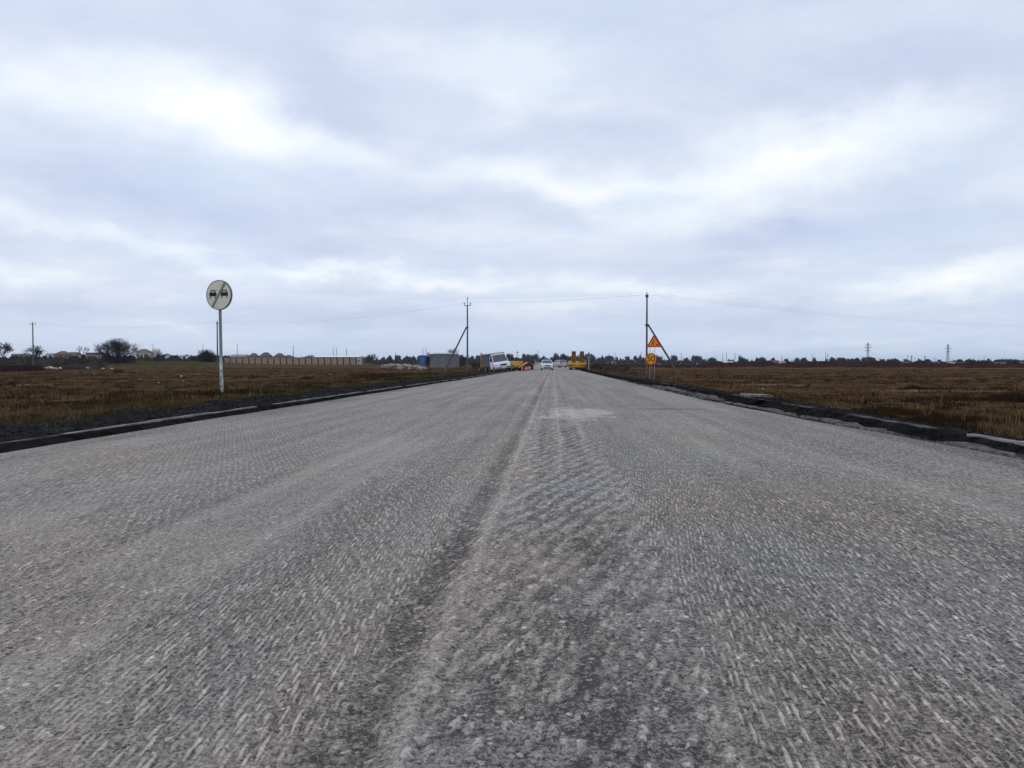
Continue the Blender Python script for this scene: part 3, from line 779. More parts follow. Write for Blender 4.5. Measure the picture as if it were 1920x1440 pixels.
# ------------------------------------------------------------------ power poles and wires
def pole(px, Y, base_z, Hc, label, tip=1.2, arms='cross', strut=None, mats=None, group='concrete poles of the power line crossing the road'):
    x = X(px, Y)
    t = empty('power_pole', (x, Y, base_z)); tag(t, label, 'power pole', group)
    M = mats or M_conc
    MB().box((0, 0, Hc / 2 - .2), (.22, .24, Hc + .4), top=.66).build('concrete_post', M, t, bevel=.02)
    att = []
    if arms == 'trident':
        MB().tube((0, 0, Hc - .5), (0, 0, Hc + tip), .035, n=6).build('top_spike', M_dark, t)
        a = MB().box((0, 0, Hc + .02), (.9, .07, .07)); a.tube((-.38, 0, Hc + .02), (-.38, 0, Hc + .2), .02, n=5); a.tube((.38, 0, Hc + .02), (.38, 0, Hc + .2), .02, n=5)
        a.build('crossarm', M_dark, t)
        for dx, dz in ((-.38, .26), (.38, .26), (0, tip + .06)):
            ins = MB(); ins.tube((dx, 0, Hc + dz - .08), (dx, 0, Hc + dz + .06), .085, .05, 8); ins.ball((dx, 0, Hc + dz + .08), .06, 6); ins.build('insulator', M_ceram, t)
            att.append(Vector((x + dx, Y, base_z + Hc + dz + .12)))
    else:
        w = 1.35 if arms == 'cross' else .34
        MB().box((0, 0, Hc - .28), (w, .08, .08)).build('crossarm', M_dark, t)
        for dx, dz in ((-w / 2 + .06, -.12), (w / 2 - .06, -.12), (0, .12)):
            ins = MB(); ins.tube((dx, 0, Hc + dz - .12), (dx, 0, Hc + dz + .05), .03, .06, 7); ins.ball((dx, 0, Hc + dz + .06), .06, 6); ins.build('insulator', M_ceram, t)
            att.append(Vector((x + dx, Y, base_z + Hc + dz + .12)))
    if strut:
        (spx, spz), top_z = strut
        foot = Vector((X(spx, Y) - x, -.4, land(X(spx, Y), Y - .4) - base_z - .3))
        s = 1 if foot.x > 0 else -1
        top = Vector((.14 * s, -.02, top_z - base_z))
        d = (top - foot); L = d.length
        st = MB().box((0, 0, L / 2), (.20, .22, L), top=.8).build('strut', M, t, bevel=.015)
        st.location = foot; st.rotation_euler = d.to_track_quat('Z', 'Y').to_euler()
        MB().box((0, 0, top_z - base_z + .03), (.34, .34, .08)).build('clamp', M_dark, t)
    return t, att
YC, YD, YA, YB = 92.0, 80.0, 147.0, 123.0
zC = Zat(876, 703, YC); zD = Zat(1212, 709, YD)
pC, aC = pole(876.5, YC, zC, Zat(876, 573, YC) - zC, 'concrete power pole with three pronged top, left of the road', tip=.85, arms='trident', strut=((829, 0), Zat(874, 614, YC)))
pD, aD = pole(1212.5, YD, zD, Zat(1213, 552, YD) - zD, 'tall concrete power pole behind the orange road works signs', tip=.45, arms='small', strut=((1277, 0), Zat(1217, 609, YD)))
xB = X(408, YB); zB = land(xB, YB)
pB, aB = pole(408, YB, zB, Zat(408, 604, YB) - zB, 'concrete power pole almost hidden behind the round sign post', arms='small')
xA = X(62, YA); zA = land(xA, YA)
pA, aA = pole(62.5, YA, zA, Zat(62, 605, YA) - zA, 'concrete power pole with crossarm standing at far left', arms='cross')
YE = 150.0; xE = 112.0; zE = land(xE, YE)
pE, aE = pole(1038, YE, zE, 8.9, 'concrete power pole at far right carrying the wires on'); pE.location.x = xE
aE = [v + Vector((xE - X(1038, YE), 0, 0)) for v in aE]
MB().box((0, -.14, 5.6), (.34, .14, .22)).box((0, -.14, 6.6), (.10, .12, .9)).build('switch_box', M_dark, pD)
YF = 171.0; xF = -160.0; zF = land(xF, YF)
def wires(a, c, what, sag):
    order = zip(sorted(a, key=lambda v: (v.z > max(q.z for q in a) - .05, v.x)), sorted(c, key=lambda v: (v.z > max(q.z for q in c) - .05, v.x)))
    for (p, q), w in zip(order, ('left lower', 'right lower', 'top')):
        mb = MB(); n = 18; o0 = p
        L = [p.lerp(q, i / n) - Vector((0, 0, sag * 4 * (i / n) * (1 - i / n))) for i in range(n + 1)]
        for i in range(n): mb.tube(L[i] - p, L[i + 1] - p, .0032, n=4, cap=False)
        o = mb.build('power_wire', M_dark, None, smooth=True); o.location = p
        tag(o, '%s wire %s' % (w, what), 'wire', 'overhead wires')
wires(aC, aD, 'spanning the road between the two big poles', .25)
wires(aC, aB, 'from the three pronged pole down to the pole behind the round sign', 1.0)
wires(aB, aA, 'between the pole behind the round sign and the far left pole', 1.0)
wires(aD, aE, 'running right from the pole behind the orange signs', 1.6)

# ------------------------------------------------------------------ signs
def disc(r, y0, y1, n=48, x=0, z=0):
    return MB().prism([(x + r * math.cos(2 * math.pi * i / n), z + r * math.sin(2 * math.pi * i / n)) for i in range(n)], y0, y1, 'y')
# round "end of overtaking ban" sign
Ys = 22.2; xs0 = X(415.5, Ys); zs0 = land(xs0, Ys) - .02
M_signw = mat('aged_sign_face', (.86, .82, .62), .6, var=.06, scale=5, dirt=((.60, .56, .42), .5))
M_signb = mat('sign_black', (.018, .018, .022), .6)
M_signg = mat('sign_grey_rim', (.14, .145, .17), .6)
M_signbar = mat('sign_grey_bar', (.26, .26, .23), .6)
t = empty('road_sign', (xs0, Ys, zs0), 0); tag(t, 'round white end of overtaking ban sign on peeling grey post in the left field', 'road sign')
zc = Zat(414, 553.5, Ys) - zs0; dxs = X(413.5, Ys) - xs0
def sign_post_mat():
    m = mat('peeling_post_paint', (.27, .29, .26), .7, var=.15, scale=5)
    nb = NB(m.node_tree); bs = m.node_tree.nodes['Principled BSDF']
    old = bs.inputs['Base Color'].links[0].from_socket
    pos = nb.n('ShaderNodeTexCoord').outputs['Object']; px_, py_, pz_ = nb.xyz(pos)
    f = nb.noise(nb.vec(nb.mul(px_, 14), nb.mul(py_, 14), nb.mul(pz_, 6)), 1.0, 5, .7)
    c = nb.mix(nb.mul(nb.mr(f, .47, .56), nb.mr(pz_, 1.35, .9, 0, 1)), old, (.80, .78, .72))
    c = nb.mix(nb.mul(nb.mr(f, .40, .34), nb.mr(pz_, 1.4, 1.1, .15, 1)), c, (.05, .06, .03))
    nb.put(bs.inputs['Base Color'], c); return m
MB().tube((0, 0, -.3), (dxs * .9, 0, zc - .38), .052, .044, 14).tube((dxs * .9, 0, zc - .38), (dxs, 0, zc + .3), .044, .04, 14).build('post', sign_post_mat(), t, smooth=False)
face = empty('f', (0, 0, 0)); bpy.data.objects.remove(face)
rz_s = R(-14)                                        # the plate is turned a little away
def sgn(mb, name, mt, y=0, parent=t, sc_=1.0):
    o = mb.build(name, mt, parent); o.location = (dxs, -.07, zc); o.rotation_euler = (0, 0, rz_s); return o
plate = sgn(disc(.445, 0, .018).poly([], []), 'sign_plate', M_signg)
rim = MB()
N = 48
for r0, y0, r1, y1 in ((.445, -.006, .452, .05),):
    ring = []
    for i in range(N):
        a = 2 * math.pi * i / N; ring.append((math.cos(a), math.sin(a)))
    rings = [[(c * .43, -.008, s * .43) for c, s in ring], [(c * .452, -.008, s * .452) for c, s in ring], [(c * .452, .055, s * .452) for c, s in ring], [(c * .44, .055, s * .44) for c, s in ring], [(c * .43, .02, s * .43) for c, s in ring]]
    rim.loft(rings + [rings[0]], cap=False)
sgn(rim, 'rim', M_signg)
sgn(disc(.430, -.004, .0), 'sign_face', M_signw)
bar = MB(); a = R(58); c, s = math.cos(a), math.sin(a)
bar.poly([(c * .43 + s * .046, -.0065, s * .43 * .98 - c * .046), (c * .43 - s * .046, -.0065, s * .43 * .98 + c * .046), (-c * .43 - s * .046, -.0065, -s * .43 * .98 + c * .046), (-c * .43 + s * .046, -.0065, -s * .43 * .98 - c * .046)], [(0, 1, 2, 3)])
sgn(bar, 'diagonal_bar', M_signbar)
for cx0 in (-.205, .205):
    car = MB()
    car.poly([(cx0 + a_ * .130, -.0085, .02 + b_ * .130) for a_, b_ in [(-1, -.42), (1, -.42), (1, .32), (.82, .46), (-.82, .46), (-1, .32)]], [(0, 1, 2, 3, 4, 5)])
    # cabin outline with a clear window
    P = [(-.84, .40), (-.58, 1.02), (.58, 1.02), (.84, .40)]; Q = [(-.56, .42), (-.38, .78), (.38, .78), (.56, .42)]
    pts = [(cx0 + a_ * .130, -.0085, .02 + b_ * .130) for a_, b_ in P + Q]
    car.poly(pts, [(0, 1, 5, 4), (1, 2, 6, 5), (2, 3, 7, 6)])
    for wx in (-.68, .68):
        car.poly([(cx0 + (wx + .20 * math.cos(k)) * .130, -.0085, .02 + (-.72 + .22 * math.sin(k)) * .130) for k in np.linspace(0, 5.5, 8)], [tuple(range(8))])
    sgn(car, 'car_symbol', M_signb)
for dz_ in (-.15, .15): MB().box((dxs, -.02, zc + dz_), (.14, .09, .03)).build('bracket', M_steel, t)

# orange temporary signs on a folding stand
Yo = 46.0; xo = X(1222, Yo); zo = -.06
M_or = mat('sign_orange', (1.0, .42, .01), .45, var=.04)
M_rd = mat('sign_red', (.72, .035, .01), .45, var=.04)
M_bk = mat('sign_symbol_black', (.03, .02, .01), .6)
t = empty('roadworks_sign', (xo, Yo, zo)); tag(t, 'orange roadworks triangle over round 50 speed limit on a thin stand', 'road sign')
Zc = Zat(1220.5, 673, Yo) - zo; dc = X(1220.5, Yo) - xo
Zt0 = Zat(1225, 651, Yo) - zo; Zt1 = Zat(1225, 628.5, Yo) - zo; dt = X(1226, Yo) - xo
st = MB()
for dx in (-.13, .17):
    st.tube((dx - .02, .03, 0), (dx + .03, .03, Zt0 + .25), .014, n=6)
st.tube((-.16, .03, .75), (.22, .03, .75), .012, n=6); st.tube((.02, .6, 0), (.05, .05, 1.8), .014, n=6)
st.build('stand', M_steel, t)
cr = disc(.36, .0, .014, 40, dc, Zc); cr.build('speed_plate', M_rd, t)
disc(.295, -.003, 0, 40, dc, Zc).build('speed_face', M_or, t)
H = Zt1 - Zt0; S2 = .45
tri = [(dt - S2, Zt0 + .03), (dt - S2 + .05, Zt0), (dt + S2 - .05, Zt0), (dt + S2, Zt0 + .03), (dt + .035, Zt1), (dt - .035, Zt1)]
MB().prism(tri, 0, .014, 'y').build('triangle_plate', M_rd, t)
tri2 = [(dt - S2 * .70, Zt0 + H * .12), (dt + S2 * .70, Zt0 + H * .12), (dt, Zt1 - H * .17)]
MB().prism(tri2, -.003, -.0005, 'y').build('triangle_face', M_or, t)
fc = bpy.data.curves.new('numerals', 'FONT'); fc.body = '50'; fc.size = .50; fc.align_x = 'CENTER'; fc.align_y = 'CENTER'; fc.extrude = .0015; fc.offset = .006
tmp = bpy.data.objects.new('numerals', fc); COL.objects.link(tmp)
bpy.context.view_layer.update()
me = bpy.data.meshes.new_from_object(tmp.evaluated_get(bpy.context.evaluated_depsgraph_get())); bpy.data.objects.remove(tmp)
me.materials.clear(); nm = mesh_obj('numerals', me, M_bk, t); nm.rotation_euler = (R(90), 0, 0); nm.location = (dc, -.006, Zc)
w = MB(); k_ = .27; ox, oz = dt - .03, Zt0 + H * .15          # man digging next to a heap
def q(pts, yy=-.006): w.poly([(ox + u * k_, yy, oz + v * k_) for u, v in pts], [tuple(range(len(pts)))])
q([(.02 + .10 * math.cos(k), 1.27 + .10 * math.sin(k)) for k in np.linspace(0, 5.6, 9)])
q([(-.28, .62), (-.08, .58), (.10, 1.08), (-.10, 1.16)])
q([(-.28, .62), (-.10, .55), (-.38, 0), (-.56, 0)]); q([(-.20, .60), (-.04, .60), (.14, .02), (-.03, 0)])
q([(-.02, 1.12), (.06, 1.02), (.34, .66), (.26, .62)]); q([(-.10, .98), (-.06, .90), (.70, .18), (.64, .12)])
q([(.50, 0), (1.15, 0), (.95, .26), (.82, .32), (.66, .20)])
w.build('digging_man_symbol', M_bk, t)

# small warning sign seen from behind near the yellow trailer
Yb = 118.0; xb = X(1104, Yb); zb = land(xb, Yb)
t = empty('road_sign', (xb, Yb, zb)); tag(t, 'small triangular sign seen from behind, right of the yellow trailer', 'road sign')
Zt = Zat(1104, 660, Yb) - zb
M_backs = mat('grey_sign_back', (.13, .14, .16), .6)
MB().tube((0, 0, -.3), (0, 0, Zt - .1), .06, n=8).build('post', mat('white_sign_post', (.55, .55, .52), .7), t)
MB().prism([(-.45, Zt - .80), (.45, Zt - .80), (.03, Zt), (-.03, Zt)], -.09, -.07, 'y').build('triangle_plate', M_backs, t)
MB().prism([(-.28, Zt - 1.22), (.28, Zt - 1.22), (.28, Zt - .92), (-.28, Zt - .92)], -.09, -.07, 'y').build('lower_plate', M_backs, t)

# ------------------------------------------------------------------ vehicles
def wheel(parent, x, y, r, w, name='wheel'):
    s = 1 if x > 0 else -1
    wh = MB().tube((-w / 2, 0, 0), (w / 2, 0, 0), r, n=22).build(name, M_black, parent, bevel=.02)
    wh.location = (x, y, r)
    MB().tube((s * (w / 2 - .01), 0, 0), (s * (w / 2 + .008), 0, 0), r * .62, n=16).tube((s * (w / 2), 0, 0), (s * (w / 2 + .02), 0, 0), r * .2, n=8).build('rim', M_rim, wh)
    return wh
def ring(y, w, z0, z1, tuck=.06, cr=.10):
    return [(-w + tuck, y, z0), (w - tuck, y, z0), (w, y, z0 + .18), (w, y, (z0 + z1) / 2), (w - .02, y, z1 - cr), (w - cr, y, z1), (-w + cr, y, z1), (-w + .02, y, z1 - cr), (-w, y, (z0 + z1) / 2), (-w, y, z0 + .18)]
def car(name, label, loc, rz, paint, L=4.3, W=1.78, H=1.62, hood=.98, belt=1.02, rear_first=False):
    t = empty(name, loc, rz); tag(t, label, 'car', 'cars on the road')
    w = W / 2; y0 = -L / 2
    st = [(y0, w - .16, .36, .62), (y0 + .06, w - .07, .28, .80), (y0 + .35, w - .01, .22, hood - .08), (y0 + L * .22, w, .2, hood), (y0 + L * .27, w, .2, belt), (0, w, .2, belt + .01), (y0 + L * .86, w, .22, belt + .02), (y0 + L - .15, w - .03, .26, belt), (y0 + L - .02, w - .10, .32, belt - .15)]
    MB().loft([ring(*q_) for q_ in st]).build('body', paint, t, smooth=False, bevel=.03)
    gb, gt = belt - .03, H - .05
    ys4 = (y0 + L * .25, y0 + L * .42, y0 + L * .83, y0 + L * .95)
    gl = MB(); b0, b1, t0, t1 = w - .07, w - .07, w - .24, w - .24
    gl.poly([(-b0, ys4[0], gb), (b0, ys4[0], gb), (b0, ys4[3], gb), (-b0, ys4[3], gb), (-t0, ys4[1], gt), (t0, ys4[1], gt), (t0, ys4[2], gt), (-t0, ys4[2], gt)],
            [(0, 1, 5, 4), (1, 2, 6, 5), (2, 3, 7, 6), (3, 0, 4, 7), (4, 5, 6, 7)])
    gl.build('windows', M_glass, t)
    MB().box((0, (ys4[1] + ys4[2]) / 2, H - .03), (2 * t0 + .05, ys4[2] - ys4[1] + .08, .07), top=.9).build('roof', paint, t, bevel=.03)
    for s in (-1, 1):
        MB().tube((s * b0, ys4[0], gb), (s * t0, ys4[1], gt), .035, n=6).build('pillar', paint, t)
        MB().tube((s * b1, ys4[3], gb), (s * t1, ys4[2], gt), .05, n=6).build('pillar', paint, t)
        MB().tube((s * b0, (ys4[0] + ys4[3]) / 2 + .1, gb), (s * t0, (ys4[1] + ys4[2]) / 2, gt), .035, n=6).build('pillar', paint, t)
        MB().box((s * (w + .09), ys4[0] + .22, belt + .04), (.18, .10, .14)).build('mirror', paint, t, bevel=.02)
        MB().box((s * (w - .30), y0 + .06, .74), (.36, .16, .15), rot=(0, 0, s * .18)).build('headlight', M_lamp, t, bevel=.02)
        MB().box((s * (w - .20), y0 + L - .05, .92), (.18, .12, .26)).build('tail_light', M_red, t, bevel=.02)
        MB().box((s * (w - .30), y0 + .03, .42), (.18, .08, .08)).build('fog_light', M_lamp, t)
    MB().box((0, y0 + .03, .70), (W * .42, .10, .17)).build('grille', M_black, t, bevel=.01)
    MB().box((0, y0 + .01, .36), (W * .55, .12, .15)).build('lower_grille', M_black, t, bevel=.01)
    MB().box((0, y0 - .03, .50), (.50, .02, .11)).build('number_plate', M_plate, t)
    MB().box((0, y0 + L, .62), (.50, .02, .11)).build('number_plate', M_plate, t)
    for x_ in (-1, 1):
        for y_ in (y0 + L * .19, y0 + L * .80): wheel(t, x_ * (w - .10), y_, .335, .22)
    return t
Yc = 115.0
car('parked_car' if False else 'car', 'white car with dark grille driving towards the camera on the road', (X(1025.5, Yc), Yc, float(RZ(Yc)) + .01), R(2), M_white, L=4.4, W=1.80, H=1.56)
Yc = 150.0
car('car', 'silver beige car with dark rear behind the white car', (X(1049, Yc), Yc, float(RZ(Yc)) + .01), R(180 + 24), M_silver, L=4.2, W=1.74, H=1.5)
Yc = 450.0
car('car', 'tiny dark far car where the road meets the trees', (X(1003, Yc), Yc, float(RZ(Yc)) + .01), 0, mat('dark_car_paint', (.08, .09, .10), .4), L=4.6, W=1.9, H=1.8)

# white light truck with a tarpaulin body, leaning on the shoulder
Yv = 90.0; xv = X(934, Yv)
t = empty('light_truck', (xv, Yv, float(RZ(Yv)) + .02), R(20), 0, R(-8)); tag(t, 'white light truck with grey tarpaulin body leaning on the left shoulder', 'truck')
w = .98
st = [(-2.7, w - .22, .45, .85), (-2.62, w - .08, .38, 1.02), (-2.2, w - .02, .36, 1.12), (-1.75, w, .36, 1.20), (-1.55, w, .36, 1.26), (-.2, w, .36, 1.28)]
MB().loft([ring(*q_) for q_ in st]).build('cab_body', M_white, t, bevel=.03)
g1 = MB().poly([(-.90, -1.68, 1.24), (.90, -1.68, 1.24), (.90, -.25, 1.24), (-.90, -.25, 1.24), (-.78, -1.0, 2.02), (.78, -1.0, 2.02), (.80, -.25, 2.02), (-.80, -.25, 2.02)], [(0, 1, 5, 4), (1, 2, 6, 5), (2, 3, 7, 6), (3, 0, 4, 7), (4, 5, 6, 7)])
g1.build('windscreen_and_windows', M_glass, t)
MB().box((0, -.60, 2.08), (1.66, .95, .14), top=.9).build('cab_roof', M_white, t, bevel=.04)
for s in (-1, 1):
    MB().tube((s * .92, -1.70, 1.24), (s * .80, -1.0, 2.04), .04, n=6).build('pillar', M_white, t)
    MB().tube((s * .92, -.24, 1.24), (s * .82, -.24, 2.04), .05, n=6).build('pillar', M_white, t)
    MB().box((s * 1.12, -1.45, 1.45), (.16, .08, .34)).build('mirror', M_black, t, bevel=.02)
    MB().box((s * .66, -2.60, .88), (.34, .14, .19)).build('headlight', M_lamp, t, bevel=.02)
    for y_ in (-1.95, 2.0): wheel(t, s * (w - .10), y_, .36, .22)
MB().box((0, -2.66, .86), (.80, .10, .20)).build('grille', M_black, t, bevel=.01)
MB().box((0, -2.70, .50), (1.80, .18, .26)).build('bumper', mat('grey_bumper', (.22, .22, .23), .7), t, bevel=.03)
MB().box((0, -2.80, .52), (.52, .02, .11)).build('number_plate', M_plate, t)
MB().box((0, 1.5, .62), (2.0, 3.3, .16)).build('chassis', M_dark, t)
MB().box((0, 1.5, 1.45), (2.08, 3.2, 1.5)).build('tarpaulin_body', M_tarp, t, bevel=.04)
MB().box((0, 1.45, 2.24), (2.14, 3.45, .07)).build('body_roof', mat('pale_roof_sheet', (.50, .47, .45), .6), t)

# backhoe loader behind the truck, folded arm standing upright
Yk = 97.0; xk = X(913, Yk)
t = empty('backhoe_loader', (xk, Yk, land(xk, Yk) * .3 - .05), R(6)); tag(t, 'yellow backhoe loader with folded upright digging arm behind the white truck', 'excavator')
MB().box((0, 2.2, 1.0), (.9, 2.4, .8), top=.85).build('engine_hood', M_yel, t, bevel=.05)
MB().box((0, .4, .75), (1.1, 2.4, .5)).build('chassis', M_yeld, t, bevel=.03)
MB().box((0, .3, 1.55), (1.35, 1.5, .95), top=.88).build('cab_glass', M_glass, t)
cf = MB()
for sx in (-1, 1):
    for yy in (-.48, 1.08): cf.tube((sx * .68, yy, 1.1), (sx * .60, .3 + (yy - .3) * .88, 2.04), .04, n=6)
cf.box((0, .3, 2.06), (1.35, 1.5, .10)).box((0, .3, 1.12), (1.4, 1.6, .12)); cf.build('cab_frame', M_dark, t)
for s in (-1, 1):
    wheel(t, s * .95, .1, .72, .42); wheel(t, s * .85, 2.7, .45, .3)
    MB().tube((s * .85, -1.0, .55), (s * 1.15, -1.25, .03), .07, n=6).box((s * 1.15, -1.25, .03), (.35, .35, .05)).build('stabiliser_leg', M_yeld, t)
ax = X(905, Yk) - xk
MB().box((ax, -1.15, .85), (.34, .5, .7)).build('swing_post', M_yeld, t)
top = Zat(901, 661, Yk)
MB().prism([(-1.35, .6), (-1.05, .6), (-.95, top - .25), (-1.12, top), (-1.30, top - .15)], ax - .30, ax - .12, 'x').build('boom', M_yel, t)
MB().box((ax + .06, -1.35, 1.55), (.16, .22, 1.55), rot=(.05, -.16, 0)).build('dipper_arm', mat('pale_cream_paint', (.72, .60, .38), .5), t, bevel=.02)
MB().tube((ax - .19, -1.42, .9), (ax - .19, -1.20, top - .5), .045, n=8).build('boom_cylinder', M_black, t)
MB().box((ax + .16, -1.55, .45), (.5, .45, .5), rot=(.4, 0, 0), top=.8).build('bucket', M_rust, t, bevel=.03)
MB().box((0, 4.3, .45), (2.1, .7, .7), rot=(.2, 0, 0), top=.8).build('front_bucket', M_yeld, t, bevel=.03)

# low yellow asphalt paver next to the truck
Yp = 104.0; xp = X(968, Yp)
t = empty('asphalt_paver', (xp, Yp, float(RZ(Yp)) - .02), R(10)); tag(t, 'low yellow asphalt paver with black tracks parked right of the white truck', 'road machine')
MB().box((0, .9, 1.0), (1.9, 2.6, .75), top=.92).build('engine_housing', M_yel, t, bevel=.05)
for s in (-1, 1):
    MB().prism([(-1.9, .12), (-1.7, .02), (2.0, .02), (2.2, .15), (2.2, .45), (2.0, .58), (-1.7, .58), (-1.9, .45)], s * .72 - .16, s * .72 + .16, 'x').build('track', M_black, t, bevel=.02)
    MB().poly([(s * .10, -2.4, .45), (s * 1.30, -2.5, 1.20), (s * 1.30, -.7, 1.25), (s * .10, -.6, .45), (s * .14, -2.4, .38), (s * 1.36, -2.5, 1.14), (s * 1.36, -.7, 1.19), (s * .14, -.6, .38)], [(0, 1, 2, 3), (4, 5, 6, 7), (0, 1, 5, 4), (1, 2, 6, 5), (2, 3, 7, 6), (3, 0, 4, 7)]).build('hopper_wing', M_yeld, t)
MB().box((0, 1.4, 1.45), (1.7, 1.3, .12)).build('operator_platform', M_rust, t)
MB().box((-.4, 1.2, 1.72), (.45, .45, .45)).build('seat', M_black, t, bevel=.04)
MB().box((.30, .8, 1.65), (.55, .18, .32), rot=(-.4, 0, 0)).build('control_panel', M_rust, t, bevel=.02)
MB().box((0, 2.8, .45), (2.7, .7, .5)).build('screed', M_rust, t, bevel=.03)
MB().tube((-.55, .2, 1.3), (-.55, .2, 1.85), .05, n=8).build('exhaust_pipe', M_dark, t)
for s in (-1, 1): MB().tube((s * 1.0, -.2, 1.1), (s * 1.15, 2.6, .7), .06, n=6).build('tow_arm', M_yeld, t)

# pale ramp plate leaning in front of the paver
Yr = 98.5; xr_ = X(960, Yr)
t = empty('ramp_plate', (xr_, Yr, float(RZ(Yr)) + .0), R(-12)); tag(t, 'pale metal ramp lying slanted between the white truck and the cones', 'ramp')
MB().box((0, 0, .40), (1.25, .32, .10), rot=(0, R(-33), 0)).build('plate', mat('pale_galvanised_plate', (.60, .60, .58), .5, .2), t, bevel=.01)
MB().box((0, -.17, .44), (1.25, .03, .16), rot=(0, R(-33), 0)).build('side_rail', M_grey, t)
MB().box((.42, .1, .24), (.10, .3, .48)).build('prop', M_black, t)

# dark low loader trailer receding along the left edge
Yt = 117.0; xt = X(991, Yt) - .2
t = empty('flatbed_trailer', (xt, Yt, float(RZ(Yt))), R(3)); tag(t, 'dark rusty flatbed trailer receding along the left road edge behind the cones', 'trailer')
MB().box((0, 4, .98), (2.3, 12, .18)).build('deck', M_rust, t, bevel=.02)
MB().box((0, 4, .78), (.9, 11.6, .22)).build('frame_beam', M_dark, t)
for s in (-1, 1):
    MB().box((s * 1.13, 4, 1.12), (.06, 11.8, .12)).build('side_rail', M_rust, t)
    for y_ in (5.4, 6.5, 7.6): wheel(t, s * .92, y_, .42, .35)
    MB().box((s * .5, -.9, .45), (.12, .12, .88)).build('landing_leg', M_dark, t)
MB().box((0, -1.9, 1.35), (2.2, .15, .6)).build('headboard', M_rust, t, bevel=.02)

# traffic cones
cone_t = None
for k, (px, Yq) in enumerate([(979, 97), (985.5, 100), (991, 104), (996, 118)]):
    x_ = X(px, Yq); lab = ['orange traffic cone nearest the ramp plate, leftmost of the row', 'second orange traffic cone from the ramp plate', 'third orange traffic cone from the ramp plate', 'smallest and farthest orange traffic cone beside the flatbed trailer'][k]
    if k == 0:
        cone_t = empty('traffic_cone', (x_, Yq, float(RZ(Yq)) + .02)); tag(cone_t, lab, 'traffic cone', 'traffic cones by the road machines')
        MB().box((0, 0, .02), (.42, .42, .04)).build('base', M_black, cone_t, bevel=.01)
        MB().tube((0, 0, .04), (0, 0, .62), .15, .03, 14).build('cone_body', M_orange, cone_t)
        MB().tube((0, 0, .34), (0, 0, .42), .099, .080, 14).build('white_band', M_plate, cone_t)
    else: copy_thing(cone_t, (x_, Yq, float(RZ(Yq)) + .02), label=lab)

# yellow low loader with two raised ramps on the right
Yl = 116.0; xl = X(1083.5, Yl)
t = empty('low_loader_trailer', (xl, Yl, float(RZ(Yl)) - .02), R(2)); tag(t, 'yellow low loader trailer with two upright loading ramps at the right road edge', 'trailer')
zt = Zat(1083, 658.5, Yl) - t.location.z
MB().box((0, 4.6, .86), (2.6, 8.6, .20)).build('deck', M_yeld, t, bevel=.02)
MB().box((0, .2, .95), (2.6, .5, .42)).build('rear_beam', M_yel, t, bevel=.03)
MB().prism([(8.6, .8), (9.6, 1.45), (12, 1.45), (12, 1.25), (9.8, 1.2), (8.9, .66)], -.9, .9, 'x').build('gooseneck', M_yel, t)
MB().box((0, .02, .52), (2.3, .14, .16)).build('bumper_bar', M_yel, t, bevel=.02)
MB().box((0, -.10, .70), (.55, .20, .34)).build('tool_box', M_yel, t, bevel=.03)
MB().tube((0, -.02, 1.24), (0, .38, 1.24), .20, n=12).build('spare_hub', M_yel, t)
for s in (-1, 1):
    rp = empty('r', (0, 0, 0)); bpy.data.objects.remove(rp)
    cx_ = .63 if s > 0 else -.63
    fr = MB(); z0 = 1.12
    for dx in (-.30, .30): fr.box((cx_ + dx, .05, (z0 + zt) / 2), (.07, .14, zt - z0))
    fr.box((cx_, .05, zt - .05), (.66, .16, .10)).box((cx_, .05, z0 + .05), (.66, .16, .12)).box((cx_, .12, (z0 + zt) / 2), (.54, .03, zt - z0 - .1))
    rmp = fr.build('ramp', M_yeld, t)
    for k in range(7): MB().box((cx_, .01, z0 + .2 + k * (zt - z0 - .3) / 6.5), (.54, .06, .05)).build('rung', M_rust, rmp)
    MB().tube((cx_, .25, 1.0), (cx_, .10, 1.55), .05, n=6).build('ramp_spring', M_black, t)
    MB().box((s * 1.05, -.04, .82), (.30, .06, .14)).build('tail_light', M_red, t, bevel=.01)
    MB().box((s * 1.0, .0, .36), (.45, .04, .36)).build('mud_flap', M_black, t)
    MB().box((s * 1.24, 4.6, 1.0), (.08, 8.4, .14)).build('side_rail', M_yel, t)
    MB().box((s * 1.18, .25, 1.28), (.12, .30, .40)).build('hinge_post', M_yel, t, bevel=.02)
    for y_ in (1.0, 2.0, 3.0): wheel(t, s * 1.0, y_, .42, .38)

